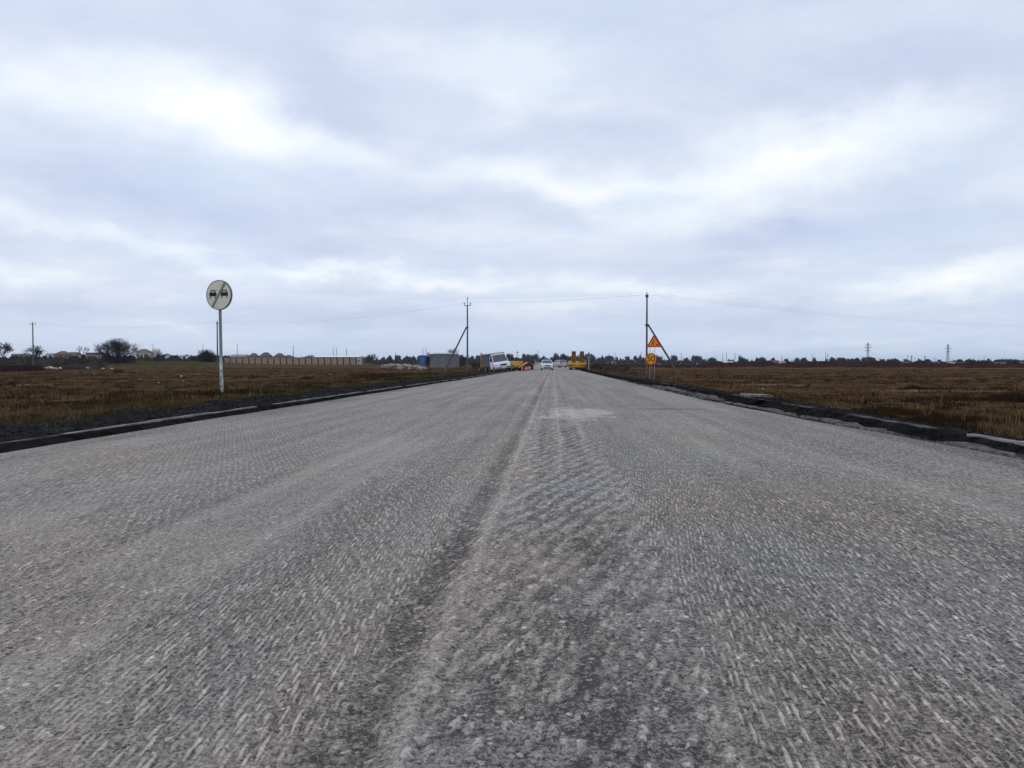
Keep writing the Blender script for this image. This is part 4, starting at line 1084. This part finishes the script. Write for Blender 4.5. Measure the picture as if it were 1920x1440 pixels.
# ------------------------------------------------------------------ houses, fences, sheds
M_pane = mat('house_window_glass', (.04, .05, .06), .15, spec=.7)
M_frame = mat('window_frame_white', (.6, .6, .58), .7)
def house(px0, px1, py_base, py_eave, py_top, Y, wallc, roofc, label, kind='hip', dep=None, wins=2, door=False, name='house', cat='house', group=None):
    cx_ = (X(px0, Y) + X(px1, Y)) / 2; W = abs(X(px1, Y) - X(px0, Y)); dep = dep or W * .8
    zb = min(Zat((px0 + px1) / 2, py_base, Y), land(cx_, Y)) ; he = Zat(px0, py_eave, Y) - zb; ht = Zat(px0, py_top, Y) - zb
    t = empty(name, (cx_, Y + dep / 2, zb)); tag(t, label, cat, group)
    Mw = mat('wall_%02d%02d%02d' % tuple(int(c * 99) for c in wallc), wallc, .9, var=.12, scale=1.0, dirt=((wallc[0] * .6, wallc[1] * .6, wallc[2] * .6), .5))
    Mr = mat('roof_%02d%02d%02d' % tuple(int(c * 99) for c in roofc), roofc, .8, var=.15, scale=1.5)
    MB().box((0, 0, he / 2 - .3), (W * .94, dep * .94, he + .6)).build('wall', Mw, t)
    a, d = W / 2, dep / 2
    if kind == 'hip':
        r = max(0, a - d * .8) if a > d else a * .25
        MB().poly([(-a, -d, he), (a, -d, he), (a, d, he), (-a, d, he), (-r, 0, ht), (r, 0, ht), (-a, -d, he - .12), (a, -d, he - .12), (a, d, he - .12), (-a, d, he - .12)],
                  [(0, 1, 5, 4), (1, 2, 5), (2, 3, 4, 5), (3, 0, 4), (6, 7, 1, 0), (7, 8, 2, 1), (8, 9, 3, 2), (9, 6, 0, 3), (9, 8, 7, 6)]).build('roof', Mr, t)
    elif kind == 'gable':
        MB().prism([(-d, he), (d, he), (d, he + .1), (0, ht), (-d, he + .1)], -a, a, 'x').build('roof', Mr, t)
    else:
        MB().box((0, 0, (he + ht) / 2), (W, dep, max(.12, ht - he))).build('roof', Mr, t)
    for k in range(wins):
        wx = (k + .5) / wins * W * .86 - W * .43; ww = min(1.3, W * .12 + .4); wh = min(1.4, he * .42)
        f = MB().box((wx, -dep * .47, he * .55), (ww, .10, wh)).build('window', M_frame, t)
        MB().box((wx, -dep * .47 - .055, he * .55), (ww * .82, .03, wh * .82)).build('pane', M_pane, f)
    if door: MB().box((W * .32, -dep * .47, he * .4), (1.0, .10, he * .75)).build('door', M_rust, t)
    return t
brick = (.22, .13, .10); roofb = (.11, .080, .075); roofr = (.15, .085, .07); cream = (.62, .52, .36); grey = (.30, .30, .31); wht = (.62, .62, .62)
house(100, 124, 669, 664.5, 658, 300, brick, roofr, 'brick house with red brown hip roof behind the left rubble heap', wins=2)
house(84, 98, 670, 666, 662, 310, wht, grey, 'small white house left of the red roofed brick house', 'gable')
house(126, 144, 669, 665, 660, 330, grey, roofb, 'grey house half hidden right of the red roofed brick house', 'gable')
house(160, 192, 670, 664, 661, 290, (.36, .18, .13), roofr, 'long low brick building left of the big bare shrub', 'flat', wins=4)
house(254, 277, 672, 660, 654, 280, cream, (.20, .11, .09), 'cream two storey house with brown roof right of the big bare shrub', 'hip', wins=3, door=True)
house(20, 44, 669, 664, 661, 330, (.20, .19, .18), wht, 'pale roofed shed between the two dark bushes at far left', 'gable')
house(309, 322, 673, 669, 666.5, 380, wht, grey, 'small white house right of the twiggy bush', 'gable', wins=1)
house(323, 338, 673, 669, 666, 390, wht, (.4, .4, .4), 'pale house with light grey roof left of the white shed', 'gable', wins=1)
house(347, 361, 672, 668, 667, 360, (.75, .75, .75), (.75, .75, .75), 'bright white flat shed left of the dark bush by the sign', 'flat', wins=1, name='shed', cat='shed')
house(465, 482, 676, 668, 662, 345, (.30, .20, .15), roofb, 'leftmost of three dark hip roofed houses behind the long fence', wins=2)
house(485, 506, 676, 668, 660.5, 345, (.30, .20, .15), (.10, .07, .075), 'middle of three dark hip roofed houses behind the long fence, tallest peak', wins=2)
house(513, 531, 676, 668, 662, 345, (.30, .20, .15), roofb, 'rightmost of three dark hip roofed houses behind the long fence', wins=2)
house(531, 547, 676, 669, 665.5, 350, (.30, .20, .15), roofb, 'lower hip roofed annex attached behind the third dark roofed house', wins=1)
house(430, 460, 676, 669, 664.5, 360, (.35, .22, .20), (.30, .22, .22), 'long pinkish roofed building behind the left end of the fence', 'gable', wins=3)
house(586, 671, 678, 669.6, 666.8, 312, (.16, .15, .15), (.85, .85, .85), 'long low barn with white roof behind the right half of the fence', 'gable', dep=14, wins=6, name='barn', cat='barn')
house(669, 677, 679, 671.5, 670.5, 300, (.48, .52, .52), (.5, .52, .52), 'small pale grey kiosk at the right end of the long fence', 'flat', wins=1, name='shed', cat='shed')
house(570, 590, 676, 669.5, 666, 420, (.2, .14, .12), (.11, .10, .10), 'dark roofed house behind the left end of the white roofed barn', wins=1)
house(786, 797, 673, 668, 666, 260, (.04, .13, .42), (.06, .16, .45), 'bright blue metal shed left of the grey block building', 'flat', wins=1, name='shed', cat='shed')
# grey block building with white roof edge
Yg_ = 190.0
tb = house(804.5, 856, 682, 665, 663.5, Yg_, (.19, .19, .20), (.20, .20, .21), 'grey concrete block building with flat roof behind the leaning pole strut', 'flat', dep=7, wins=0, name='block_building', cat='building')
xx0 = X(811, Yg_) - tb.location.x; xx1 = X(848, Yg_) - tb.location.x
MB().box(((xx0 + xx1) / 2, .4, Zat(830, 662.6, Yg_) - tb.location.z), (xx1 - xx0, 5.5, .30)).build('white_roof_sheet', mat('white_roof_sheet', (.8, .8, .82), .6), tb)
# right hand settlement
house(1441, 1460, 686, 679.5, 675.5, 430, (.42, .11, .05), (.36, .13, .10), 'orange red building in the middle of the right horizon', 'flat', wins=3, door=True, name='building', cat='building')
house(1462, 1474, 684, 679, 677, 440, wht, grey, 'small pale house right of the orange red building', 'gable', wins=1)
house(1353, 1375, 682, 679.5, 677.5, 520, wht, wht, 'long white roofed shed left of the small bare tree on right horizon', 'gable', wins=2, name='shed', cat='shed')
house(1180, 1194, 681, 678.5, 677, 560, wht, wht, 'white roofed shed left of the round 50 sign', 'gable', wins=1, name='shed', cat='shed')
house(1159, 1170, 681, 678, 676, 560, wht, wht, 'small white gabled house, first right of the small sign seen from behind', 'gable', wins=1)
house(1131, 1142, 681, 676, 673, 560, (.5, .42, .40), (.30, .16, .15), 'pinkish house with brown roof nearest the road on the right', 'hip', wins=1)
house(1146, 1156, 682, 678, 675.5, 540, wht, (.45, .35, .34), 'pale house with pink roof second from the road on the right', 'hip', wins=1)
house(1696, 1712, 684, 681, 678, 470, (.5, .48, .45), roofb, 'dark roofed house below the small grey pylons', 'hip', wins=1)
house(1746, 1760, 684, 681, 678.5, 470, wht, roofb, 'pale house with dark roof left of the right large pylon', 'hip', wins=1)
house(1765, 1795, 685, 682.5, 679.5, 470, (.70, .70, .70), (.72, .72, .72), 'long white roofed house below the right large pylon', 'gable', wins=3)
house(1800, 1828, 685, 682, 679.5, 460, (.16, .15, .15), (.13, .14, .15), 'long dark roofed barn right of the dark conical tree', 'gable', wins=2, name='barn', cat='barn')
house(1852, 1892, 686, 682.5, 680, 450, (.10, .08, .09), (.45, .40, .38), 'long low building with pale pinkish roof near the right edge', 'gable', wins=4, name='building', cat='building')
house(1905, 1960, 690, 684.5, 678, 330, (.16, .03, .05), (.10, .035, .05), 'maroon roofed house cut off by the right photo edge', 'hip', wins=2)
house(1902, 1914, 688.5, 686.5, 685, 320, (.75, .75, .75), (.78, .78, .78), 'small white shed in front of the maroon roofed house', 'gable', wins=0, name='shed', cat='shed')
house(1540, 1556, 685, 682, 680, 500, (.36, .30, .26), (.26, .18, .15), 'low brown house in the tree line right of the dark blue trees', 'gable', wins=1)

# the long fence: brown pillars and beige panels, each its own piece
Yf = 295.0; xf0 = X(420, Yf); xf1 = X(668, Yf)
zf = float(LAND((xf0 + xf1) / 2, Yf))
t = empty('fence', (xf0, Yf, zf)); tag(t, 'long beige panel fence with brown pillars at the far side of the left field', 'fence')
nP = 21; step = (xf1 - xf0) / nP
M_fp = mat('beige_brick_panel', (.38, .29, .22), .9, var=.2, scale=.8); M_fc = mat('brown_fence_pillar', (.09, .05, .045), .9)
hp = Zat(500, 670.9, Yf) - zf
pm = MB().box((0, 0, hp * .45), (step - .42, .12, hp * .9 + .8)).mesh('panel'); cm = MB().box((0, 0, hp / 2 - .2), (.42, .42, hp + .4)).mesh('pillar')
capm = MB().box((0, 0, hp + .03), (step, .24, .10)).mesh('coping')
for k in range(nP + 1):
    mesh_obj('pillar', cm, M_fc, t, (k * step, 0, 0))
    if k < nP:
        mesh_obj('panel', pm, M_fp, t, ((k + .5) * step, 0, rnd.uniform(-.12, .05))); mesh_obj('coping', capm, M_fc, t, ((k + .5) * step, .0, -.09))

# ------------------------------------------------------------------ thin far poles, masts and lattice pylons
def far_pole(px, top, Y, label, cross=False, r=.13, m=None):
    x = X(px, Y); z0 = land(x, Y); H = Zat(px, top, Y) - z0
    t = empty('utility_pole', (x, Y, z0)); tag(t, label, 'pole', 'thin far poles along the horizon')
    MB().tube((0, 0, -.4), (0, 0, H), r * 1.2, r * .7, 6).build('shaft', m or M_wood, t)
    if cross: MB().box((0, 0, H - .5), (1.8, .1, .12)).build('crossarm', M_dark, t)
    return t
M_fp2 = mat('grey_far_pole', (.22, .23, .26), .8)
FP = [(287, 644, 'thin pole rising from the twiggy bush right of the cream house', 0), (381, 646, 'thin pole above the dark bush left of the round sign post', 0), (445, 644, 'tall grey mast behind the left end of the long fence', 0), (550, 648, 'tall thin mast behind the fence, right of the three dark roofs', 0),
      (625, 651, 'left pole of the pair above the white barn roof', 0), (631, 652, 'right pole of the pair above the white barn roof', 0), (650, 653, 'single pole above the right end of the white barn roof', 0), (742, 661, 'short thin pole behind the beige stone heap', 0), (793, 652, 'left pole of the pair above the blue shed', 0), (799, 651, 'right pole of the pair above the blue shed', 0),
      (1009, 657, 'thin grey pole above the far road end', 1), (1052, 665, 'short pole in the far trees above the silver car', 0), (1129, 666, 'short thick dark post right of the small sign seen from behind', 0), (1142, 664, 'thin pole between the short dark post and the taller pole beside the road', 1), (1153, 661, 'pale taller pole right of the roadside sign seen from behind', 0),
      (1202, 660, 'thin pole just left of the orange round sign', 0), (1242, 665, 'short pole just right of the orange signs', 0), (1260, 664, 'pole crossing behind the right strut near the tree line', 1), (1277, 662, 'pole with crossarm first right of the strut', 1), (1297, 668, 'short dark pole second right of the strut', 0), (1341, 667, 'short pole left of the pair above the white roofed shed', 0), (1355, 661, 'left pole of the pair above the long white roofed shed', 0),
      (1362, 660, 'right pole of the pair above the long white roofed shed', 0), (1378, 662, 'pale pole directly left of the small bare tree', 1), (1427, 667, 'short pole left of the orange red building', 0), (1466, 666, 'pole directly right of the orange red building', 0), (1523, 664, 'pole with crossarm between the dark blue trees and the tall pair', 1), (1548, 660, 'taller left pole of the pair over the low brown house', 0), (1552, 664, 'shorter right pole of the pair over the low brown house', 1),
      (1578, 671, 'very short pole left of the left large pylon', 0), (1648, 671, 'short pole right of the left large pylon', 0), (1702, 665, 'left pole above the dark roofed house between the large pylons', 0), (1715, 671, 'short pole right of the small pylon group', 0), (1751, 670, 'left pole of the close pair left of the right large pylon', 0), (1754.5, 670, 'right pole of the close pair left of the right large pylon', 0),
      (1785, 671, 'short pole directly right of the right large pylon', 0), (1816, 672, 'short pole above the long dark barn roof', 1), (1845, 667, 'tallest pole between the dark barn and the right edge', 0), (1852, 672, 'short pole right beside the tallest pole near the right edge', 0), (1875, 673, 'pole above the pale pinkish roof near the right edge', 1), (1897, 675, 'shortest pole nearest the right edge of the photo', 1)]
for px, top_, lab, cr_ in FP:
    Yq = 340 if px < 700 else (420 if px < 1000 else 480 + (px * 7 % 90))
    if px == 1129: far_pole(px, top_, 420, lab, r=.45)
    else: far_pole(px, top_, Yq, lab, bool(cr_), r=.15 if Yq < 400 else .17, m=M_fp2 if px % 2 else M_wood)
def pylon(px, top, py_base, Y, label, arms=3, wid=1.0):
    x = X(px, Y); z0 = land(x, Y); H = Zat(px, top, Y) - z0
    t = empty('lattice_pylon', (x, Y, z0)); tag(t, label, 'pylon', 'lattice pylons on the horizon')
    M = mat('pylon_steel', (.12, .13, .15), .7, .3); r = .06 * wid * Y / 700
    def half(z): return (H * .05) * (1 - z / H) ** 1.2 + H * .014
    tw = MB(); lv = [H * (1 - (1 - k / 9) ** 1.25) * .985 for k in range(10)]
    for k in range(9):
        a, c = lv[k], lv[k + 1]; ha, hc = half(a), half(c)
        A = [(-ha, -ha, a), (ha, -ha, a), (ha, ha, a), (-ha, ha, a)]; C = [(-hc, -hc, c), (hc, -hc, c), (hc, hc, c), (-hc, hc, c)]
        for i in range(4):
            tw.tube(A[i], C[i], r * 1.5, n=4, cap=False); tw.tube(A[i], C[(i + 1) % 4], r * .8, n=3, cap=False); tw.tube(A[(i + 1) % 4], C[i], r * .8, n=3, cap=False)
            tw.tube(C[i], C[(i + 1) % 4], r * .8, n=3, cap=False)
    tw.tube((0, 0, H * .98), (0, 0, H), r, n=4); tw.build('tower_body', M, t)
    for zz, wa in ([(.88, .11), (.76, .16), (.62, .12)] if arms == 3 else [(.85, .12)]):
        z = zz * H; w_ = wa * H; ar = MB(); r = .12 * Y / 700
        for s in (-1, 1):
            ar.tube((0, -.4, z), (s * w_, 0, z + .1), r, n=4); ar.tube((0, .4, z), (s * w_, 0, z + .1), r, n=4); ar.tube((0, 0, z + H * .035), (s * w_, 0, z + .1), r, n=4)
            ar.tube((s * w_, 0, z), (s * w_, 0, z - H * .04), r * .8, n=4)
        ar.build('crossarm', M, t)
pylon(1627, 642, 683, 900, 'left one of the two large three armed lattice pylons on the right horizon', 3)
pylon(1777, 644.5, 683, 900, 'right one of the two large three armed lattice pylons on the right horizon', 3)
pylon(1709, 666, 683, 900, 'small pylon left of the middle between the two large pylons', 1, .7)
pylon(1734, 666.5, 683, 900, 'small pylon midway between the two large pylons', 1, .7)
pylon(970, 657.5, 683, 760, 'grey lattice pylon beyond the yellow paver', 1, .9)

# ------------------------------------------------------------------ trees and bushes
def grow(mb, tw, p, d, L, r, lvl, rg, spread):
    q_ = p + d * L; mb.tube(p, q_, r, r * .62, 5 if lvl > 1 else 4, cap=False)
    if lvl == 0: tw.append((q_, d)); return
    for k in range(rg.choice((2, 3, 3)) + (1 if lvl > 2 else 0)):
        nd = (d + Vector((rg.uniform(-1, 1), rg.uniform(-1, 1), rg.uniform(-.35, .75))) * spread).normalized()
        grow(mb, tw, p + d * L * rg.uniform(.55, 1), nd, L * rg.uniform(.6, .82), r * .58, lvl - 1, rg, spread)
def tree(px, py_base, top, wpx, Y, label, kind='bare', col=(.035, .030, .030), name='bare_tree', cat='tree', seed=0, stems=1, leaf=0, lvl=4, group='trees and bushes along the horizon'):
    rg_ = random.Random(seed + int(px)); x = X(px, Y); z0 = min(land(x, Y), Zat(px, py_base, Y)); H = Zat(px, top, Y) - z0; W = wpx * PXM(Y)
    t = empty(name, (x, Y, z0)); tag(t, label, cat, group)
    tr = MB(); tips = []
    sp = .75
    for s in range(stems):
        a = rg_.uniform(0, 6.28); lean = 0 if stems == 1 else rg_.uniform(.1, .75)
        d = Vector((math.cos(a) * lean * W / H, math.sin(a) * lean * W / H, 1)).normalized()
        base = Vector((rg_.uniform(-1, 1) * W * .12 * (stems > 1), rg_.uniform(-1, 1) * W * .1 * (stems > 1), -.3))
        grow(tr, tips, base, d, H * (.30 if stems == 1 else .26), H * (.022 if stems == 1 else .012), lvl, rg_, sp)
    # scale to the wanted outline
    V = np.array(tr.v); mx = max(1e-3, np.percentile(np.abs(V[:, 0]), 98)); mz = max(1e-3, np.percentile(V[:, 2], 99.3))
    fx, fz = (W / 2) / mx, H * .97 / mz
    tr.v = [(a * fx, b_ * fx, c * fz) for a, b_, c in tr.v]
    tr.build('trunk', mat('dark_bark', (.045, .038, .034), .9), t)
    P = np.array([(p.x * fx, p.y * fx, p.z * fz) for p, d in tips])
    rn = np.random.default_rng(seed + int(px)); reps = 5 if not leaf else 4 + leaf
    n = len(P) * reps
    if stems >= 4 and not leaf:
        P = P[rn.random(len(P)) < .7]; k2 = int(len(P) * 1.3); u = rn.normal(0, 1, (k2, 3)); u[:, 2] = np.abs(u[:, 2]); u /= np.linalg.norm(u, axis=1)[:, None]
        P = np.concatenate([P, u * (rn.random((k2, 1)) ** .6) * np.array([W * .48, W * .48, H * .80])])
        n = len(P) * reps
    c0 = np.repeat(P, reps, 0) + rn.normal(0, 1, (n, 3)) * np.array([W * .035, W * .035, H * .035]) * (1 if not leaf else 1.5)
    c0[:, 2] = np.clip(c0[:, 2], 0, H * 1.0)
    dd = rn.normal(0, 1, (n, 3)) + np.array([0, 0, .6]); dd /= np.linalg.norm(dd, axis=1)[:, None]
    sd = np.cross(dd, rn.normal(0, 1, (n, 3))); sd /= np.linalg.norm(sd, axis=1)[:, None]
    if leaf: ln, wd = H * .055, H * .022
    else: ln, wd = H * .09, H * .0045
    V = np.stack([c0 - sd * wd, c0 + sd * wd, c0 + dd * ln], 1).reshape(-1, 3)
    cc = np.concatenate([np.array([col]) * rn.uniform(.6, 1.5, (n, 1)), np.ones((n, 1))], 1)
    mesh_obj('crown', np_mesh('crown', V, np.arange(n * 3).reshape(-1, 3), np.repeat(cc, 3, 0)), M_tone, t)
    return t
tree(2, 672, 643, 36, 210, 'dark leafy bush cut off by the left photo edge', col=(.022, .026, .020), stems=4, leaf=3, lvl=3, name='leafy_bush', cat='bush')
tree(65, 671, 649, 38, 205, 'dark round bush behind the far left pole', col=(.022, .032, .020), stems=5, leaf=3, lvl=3, name='leafy_bush', cat='bush')
tree(154, 672, 650, 17, 230, 'small yellow olive tree right of the grey house', col=(.10, .085, .030), stems=1, leaf=2, lvl=3, name='leafy_tree')
tree(224, 674, 636, 66, 200, 'big bare round shrub with dense twigs in the left distance', col=(.032, .026, .027), stems=12, lvl=4, name='bare_shrub', cat='shrub')
tree(198, 673, 661, 22, 206, 'low scrub at the left foot of the big bare shrub', col=(.035, .035, .028), stems=6, lvl=3, name='bare_shrub', cat='shrub')
tree(294, 675, 653, 34, 215, 'sparse twiggy shrub right of the cream house', col=(.050, .045, .045), stems=8, lvl=3, name='bare_shrub', cat='shrub')
tree(387, 681, 656, 36, 225, 'dense dark bare shrub directly left of the round sign post', col=(.030, .022, .024), stems=11, lvl=4, name='bare_shrub', cat='shrub')
tree(344, 675, 668, 40, 330, 'low dark hedge bush in front of the bright white shed', col=(.025, .035, .020), stems=6, leaf=3, lvl=3, name='leafy_bush', cat='bush')
tree(801, 682, 661, 12, 200, 'dark bare bush against the left wall of the grey block building', col=(.035, .028, .028), stems=5, lvl=3, name='bare_shrub', cat='shrub')
tree(850, 681, 653, 20, 225, 'bare tree rising behind the right end of the grey block building', col=(.09, .075, .075), lvl=4)
tree(866, 681, 666, 20, 205, 'dark reddish scrub right of the grey block building', col=(.045, .030, .028), stems=7, lvl=3, name='bare_shrub', cat='shrub')
tree(698, 675, 664, 18, 380, 'dark bush at the left start of the far tree line', col=(.025, .028, .024), stems=5, leaf=2, lvl=3, name='leafy_bush', cat='bush')
tree(1389, 682, 665, 10, 470, 'small bare round tree alone above the right horizon', col=(.055, .05, .055), lvl=4)
tree(1484, 686, 675, 22, 430, 'dark blue green dense trees right of the orange red building', col=(.020, .026, .034), stems=5, leaf=4, lvl=3, name='leafy_tree')
tree(1620, 686, 668, 16, 480, 'pale bare tree standing in front of the left large pylon', col=(.10, .09, .085), lvl=4)
tree(1799, 685, 674, 9, 450, 'dark conical tree left of the long dark barn', col=(.014, .016, .014), stems=2, leaf=4, lvl=3, name='conifer_tree')
tree(1310, 682, 667, 13, 470, 'bare twiggy tree behind the second pole right of the strut', col=(.06, .055, .06), lvl=4)
tree(1570, 684, 671, 16, 470, 'bare bushes left of the left large pylon', col=(.035, .03, .03), stems=4, lvl=3, name='bare_shrub', cat='shrub')

def tree_line(name, segs, label, col, seed=1):
    """far wood: many leaf-clump faces inside an uneven outline"""
    rn = np.random.default_rng(seed); VV = []; CC = []
    for px0, px1, Y0, hmin, hmax, fr in segs:
        n = int((px1 - px0) * 70)
        px = rn.uniform(px0, px1, n); Y = Y0 + rn.uniform(-25, 45, n)
        env = fbm(px * fr, px * 0 + Y0 * .1, seed, 5); env = hmin + (hmax - hmin) * sst(.28, .72, env)
        a, b_ = X(px0, 1.0), X(px1, 1.0)
        x = np.array([X(p, q_) for p, q_ in zip(px, Y)]); H = env * (1 + rn.uniform(-.12, .12, n))
        zz = LAND(x, Y) + H * rn.random(n) ** .8
        sz = rn.uniform(.35, .95, n) * Y0 / 560
        c0 = np.stack([x, Y, zz], 1)
        for k in range(1):
            A = c0[:, None] + rn.normal(0, 1, (n, 3, 3)) * sz[:, None, None] * np.array([.7, .7, .6])
            VV.append(A.reshape(-1, 3))
            hue = fbm(px * .05, px * 0 + 7, seed + 3)[:, None]
            cc = np.array([col]) * (.6 + .9 * hue) * rn.uniform(.7, 1.4, (n, 1))
            cc[:, 0] *= 1 + .35 * (fbm(px * .11, px * 0 + 9, seed + 5) - .5); CC.append(np.repeat(np.concatenate([cc, np.ones((n, 1))], 1), 3, 0))
    V = np.concatenate(VV); o = mesh_obj(name, np_mesh(name, V, np.arange(len(V)).reshape(-1, 3), np.concatenate(CC)), M_tone)
    tag(o, label, 'trees', kind='stuff')
tree_line('far_trees', [(660, 960, 520, 1.4, 4.8, .21), (950, 1130, 620, 2.8, 7.2, .22), (1120, 1340, 560, 2.0, 5.8, .21), (1040, 1080, 560, 4.2, 7.0, .2)], 'dark far tree line closing the view behind the road and machines', (.046, .051, .064), 1)
tree_line('far_trees', [(1330, 1640, 560, 1.0, 4.4, .15), (1560, 1700, 520, 1.0, 3.2, .15), (1690, 1960, 560, .8, 3.0, .13)], 'low broken line of far trees along the right horizon', (.036, .035, .036), 2)
tree_line('far_trees', [(-60, 430, 420, 1.0, 3.4, .05), (300, 480, 420, 1.2, 3.2, .08), (470, 700, 520, 1.0, 3.6, .06)], 'low dark far shrubs and trees behind the left settlement', (.030, .034, .034), 3)
tree_line('far_scrub', [(-60, 420, 262, .3, 1.7, .2), (-60, 200, 190, .2, .9, .2)], 'dull brown scrub in front of the far left houses', (.050, .046, .034), 9)
tree_line('far_scrub', [(700, 900, 300, .5, 1.6, .1)], 'grey green scrub bank right of the long fence', (.060, .058, .050), 4)
tree_line('far_scrub', [(1320, 1940, 330, .5, 1.5, .05)], 'purple brown scrub edge at the far end of the right field', (.050, .026, .026), 5)
tree_line('far_scrub', [(885, 975, 170, .3, 1.3, .1), (1108, 1180, 150, .2, 1.0, .06)], 'brown scrub on both verges beside the parked machines', (.060, .040, .030), 6)

# ------------------------------------------------------------------ the thin air between here and the horizon
hz = bpy.data.materials.new('haze_air'); hz.use_nodes = True; hn = hz.node_tree
for n_ in list(hn.nodes): hn.nodes.remove(n_)
ho = hn.nodes.new('ShaderNodeOutputMaterial'); hv = hn.nodes.new('ShaderNodeVolumePrincipled')
hv.inputs['Color'].default_value = (.80, .86, .96, 1); hv.inputs['Density'].default_value = .00011; hv.inputs['Anisotropy'].default_value = .3
hn.links.new(hv.outputs[0], ho.inputs['Volume'])
hb = MB().box((0, 3100, 17), (8200, 6900, 44)).build('haze', hz); tag(hb, 'thin pale haze over the whole plain', kind='stuff')

# ------------------------------------------------------------------ rubble
rocks = []
for k in range(6):
    mb = MB(); rr = random.Random(k + 60); mb.ball((0, 0, .12), .3, 7, (1.2, .9, .7), .28, rr); rocks.append(mb.mesh('rubble_stone'))
for m_ in rocks: m_.materials.append(M_rock)
def rock(px, py, Y, size, label, group, m_=None, cat='stone'):
    x = X(px, Y); z = land(x, Y)
    o = bpy.data.objects.new('rubble_stone', rnd.choice(rocks)); COL.objects.link(o)
    if m_: o.material_slots[0].link = 'OBJECT'; o.material_slots[0].material = m_
    o.location = (x, Y, z + (py or 0)); o.scale = (size * rnd.uniform(.8, 1.5), size, size * rnd.uniform(.6, 1)); o.rotation_euler = (0, 0, rnd.uniform(0, 6))
    return tag(o, label, cat, group)
for k, px in enumerate([8, 14, 24, 30, 36, 66, 70, 73, 77, 79, 81, 84, 86, 89, 92, 94, 97, 100, 105, 146, 149, 152, 155, 158, 161, 164, 193, 210, 19, 54, 27, 33, 12, 112]):
    big = px in (105, 94, 81)
    rock(px + rnd.uniform(-1, 1), .15, 150 + rnd.uniform(-4, 6), rnd.uniform(.7, 1.3) * (1.5 if big else 1), 'pale block of rubble in the dumped row at far left', 'pale rubble dumped in a row at far left')
for k in range(46):
    rock(720 + 76 * rnd.random(), rnd.uniform(0, .7), 150 + rnd.uniform(-3, 4), rnd.uniform(1.3, 2.2), 'beige stone in the heap between the fence and the block building', 'beige stones heaped in the left field', M_rockb)
for px, Yq, s_, lab in [(205, 36.5, .16, 'small white stone lying nearest in the left field, below the big bare shrub'), (297, 49, .26, 'small white stone in the left field left of the sign post'), (340, 73, .62, 'largest pale stone of the pair left of the round sign post'), (343, 56, .26, 'small pale stone just below the larger one left of the round sign'),
                       (445, 52, .2, 'small pale stone right of the round sign post'), (1430, 40, .16, 'small pale stone at the edge of the right field'), (1640, 19, .1, 'small pale stone beside the right shoulder')]:
    rock(px, 0, Yq, s_, lab, None)
for px, Yq, s_, lab in [(262, 62, .2, 'tiny white litter scrap in the left field below the cream house'), (176, 95, .35, 'white litter scrap in the left field below the big bare shrub left side'), (510, 78, .22, 'tiny pale scrap in the left field in front of the middle of the fence'), (95, 33, .10, 'tiny pale scrap near the left shoulder'), (620, 96, .35, 'pale scrap left of the rusty weeds before the strut')]:
    rock(px, 0, Yq, s_, lab, None, None, 'litter')
# dark dumped earth heap and a dark stump on it
x_, Y_ = X(128, 152.0), 152.0
o = MB().ball((0, 0, 0), 2.6, 12, (1.6, 1, .42), .12, random.Random(4)).build('earth_heap', mat('dark_earth', (.045, .038, .034), .95, var=.4, bump=1), None, smooth=True)
o.location = (x_ + 2.5, Y_, land(x_, Y_)); tag(o, 'dark earth heap among the pale rubble at far left', 'heap')
t = empty('tree_stump', (x_, Y_ - 1, land(x_, Y_ - 1))); tag(t, 'dark upright stump standing beside the rubble heap at far left', 'stump')
MB().tube((0, 0, -.2), (0, 0, 1.3), .42, .30, 9).tube((0, 0, 1.25), (.05, 0, 2.3), .28, .12, 8).build('trunk', mat('dark_bark', (.04, .035, .03)), t)
# grey concrete slab beside the right kerb
t = MB().box((0, 0, .06), (.56, .75, .06), rot=(0, .03, .1)).build('concrete_slab', M_kerb, None, bevel=.01); t.location = (X(1418, 19.3), 19.3, .05); tag(t, 'pale concrete slab lying behind the right kerb', 'slab')
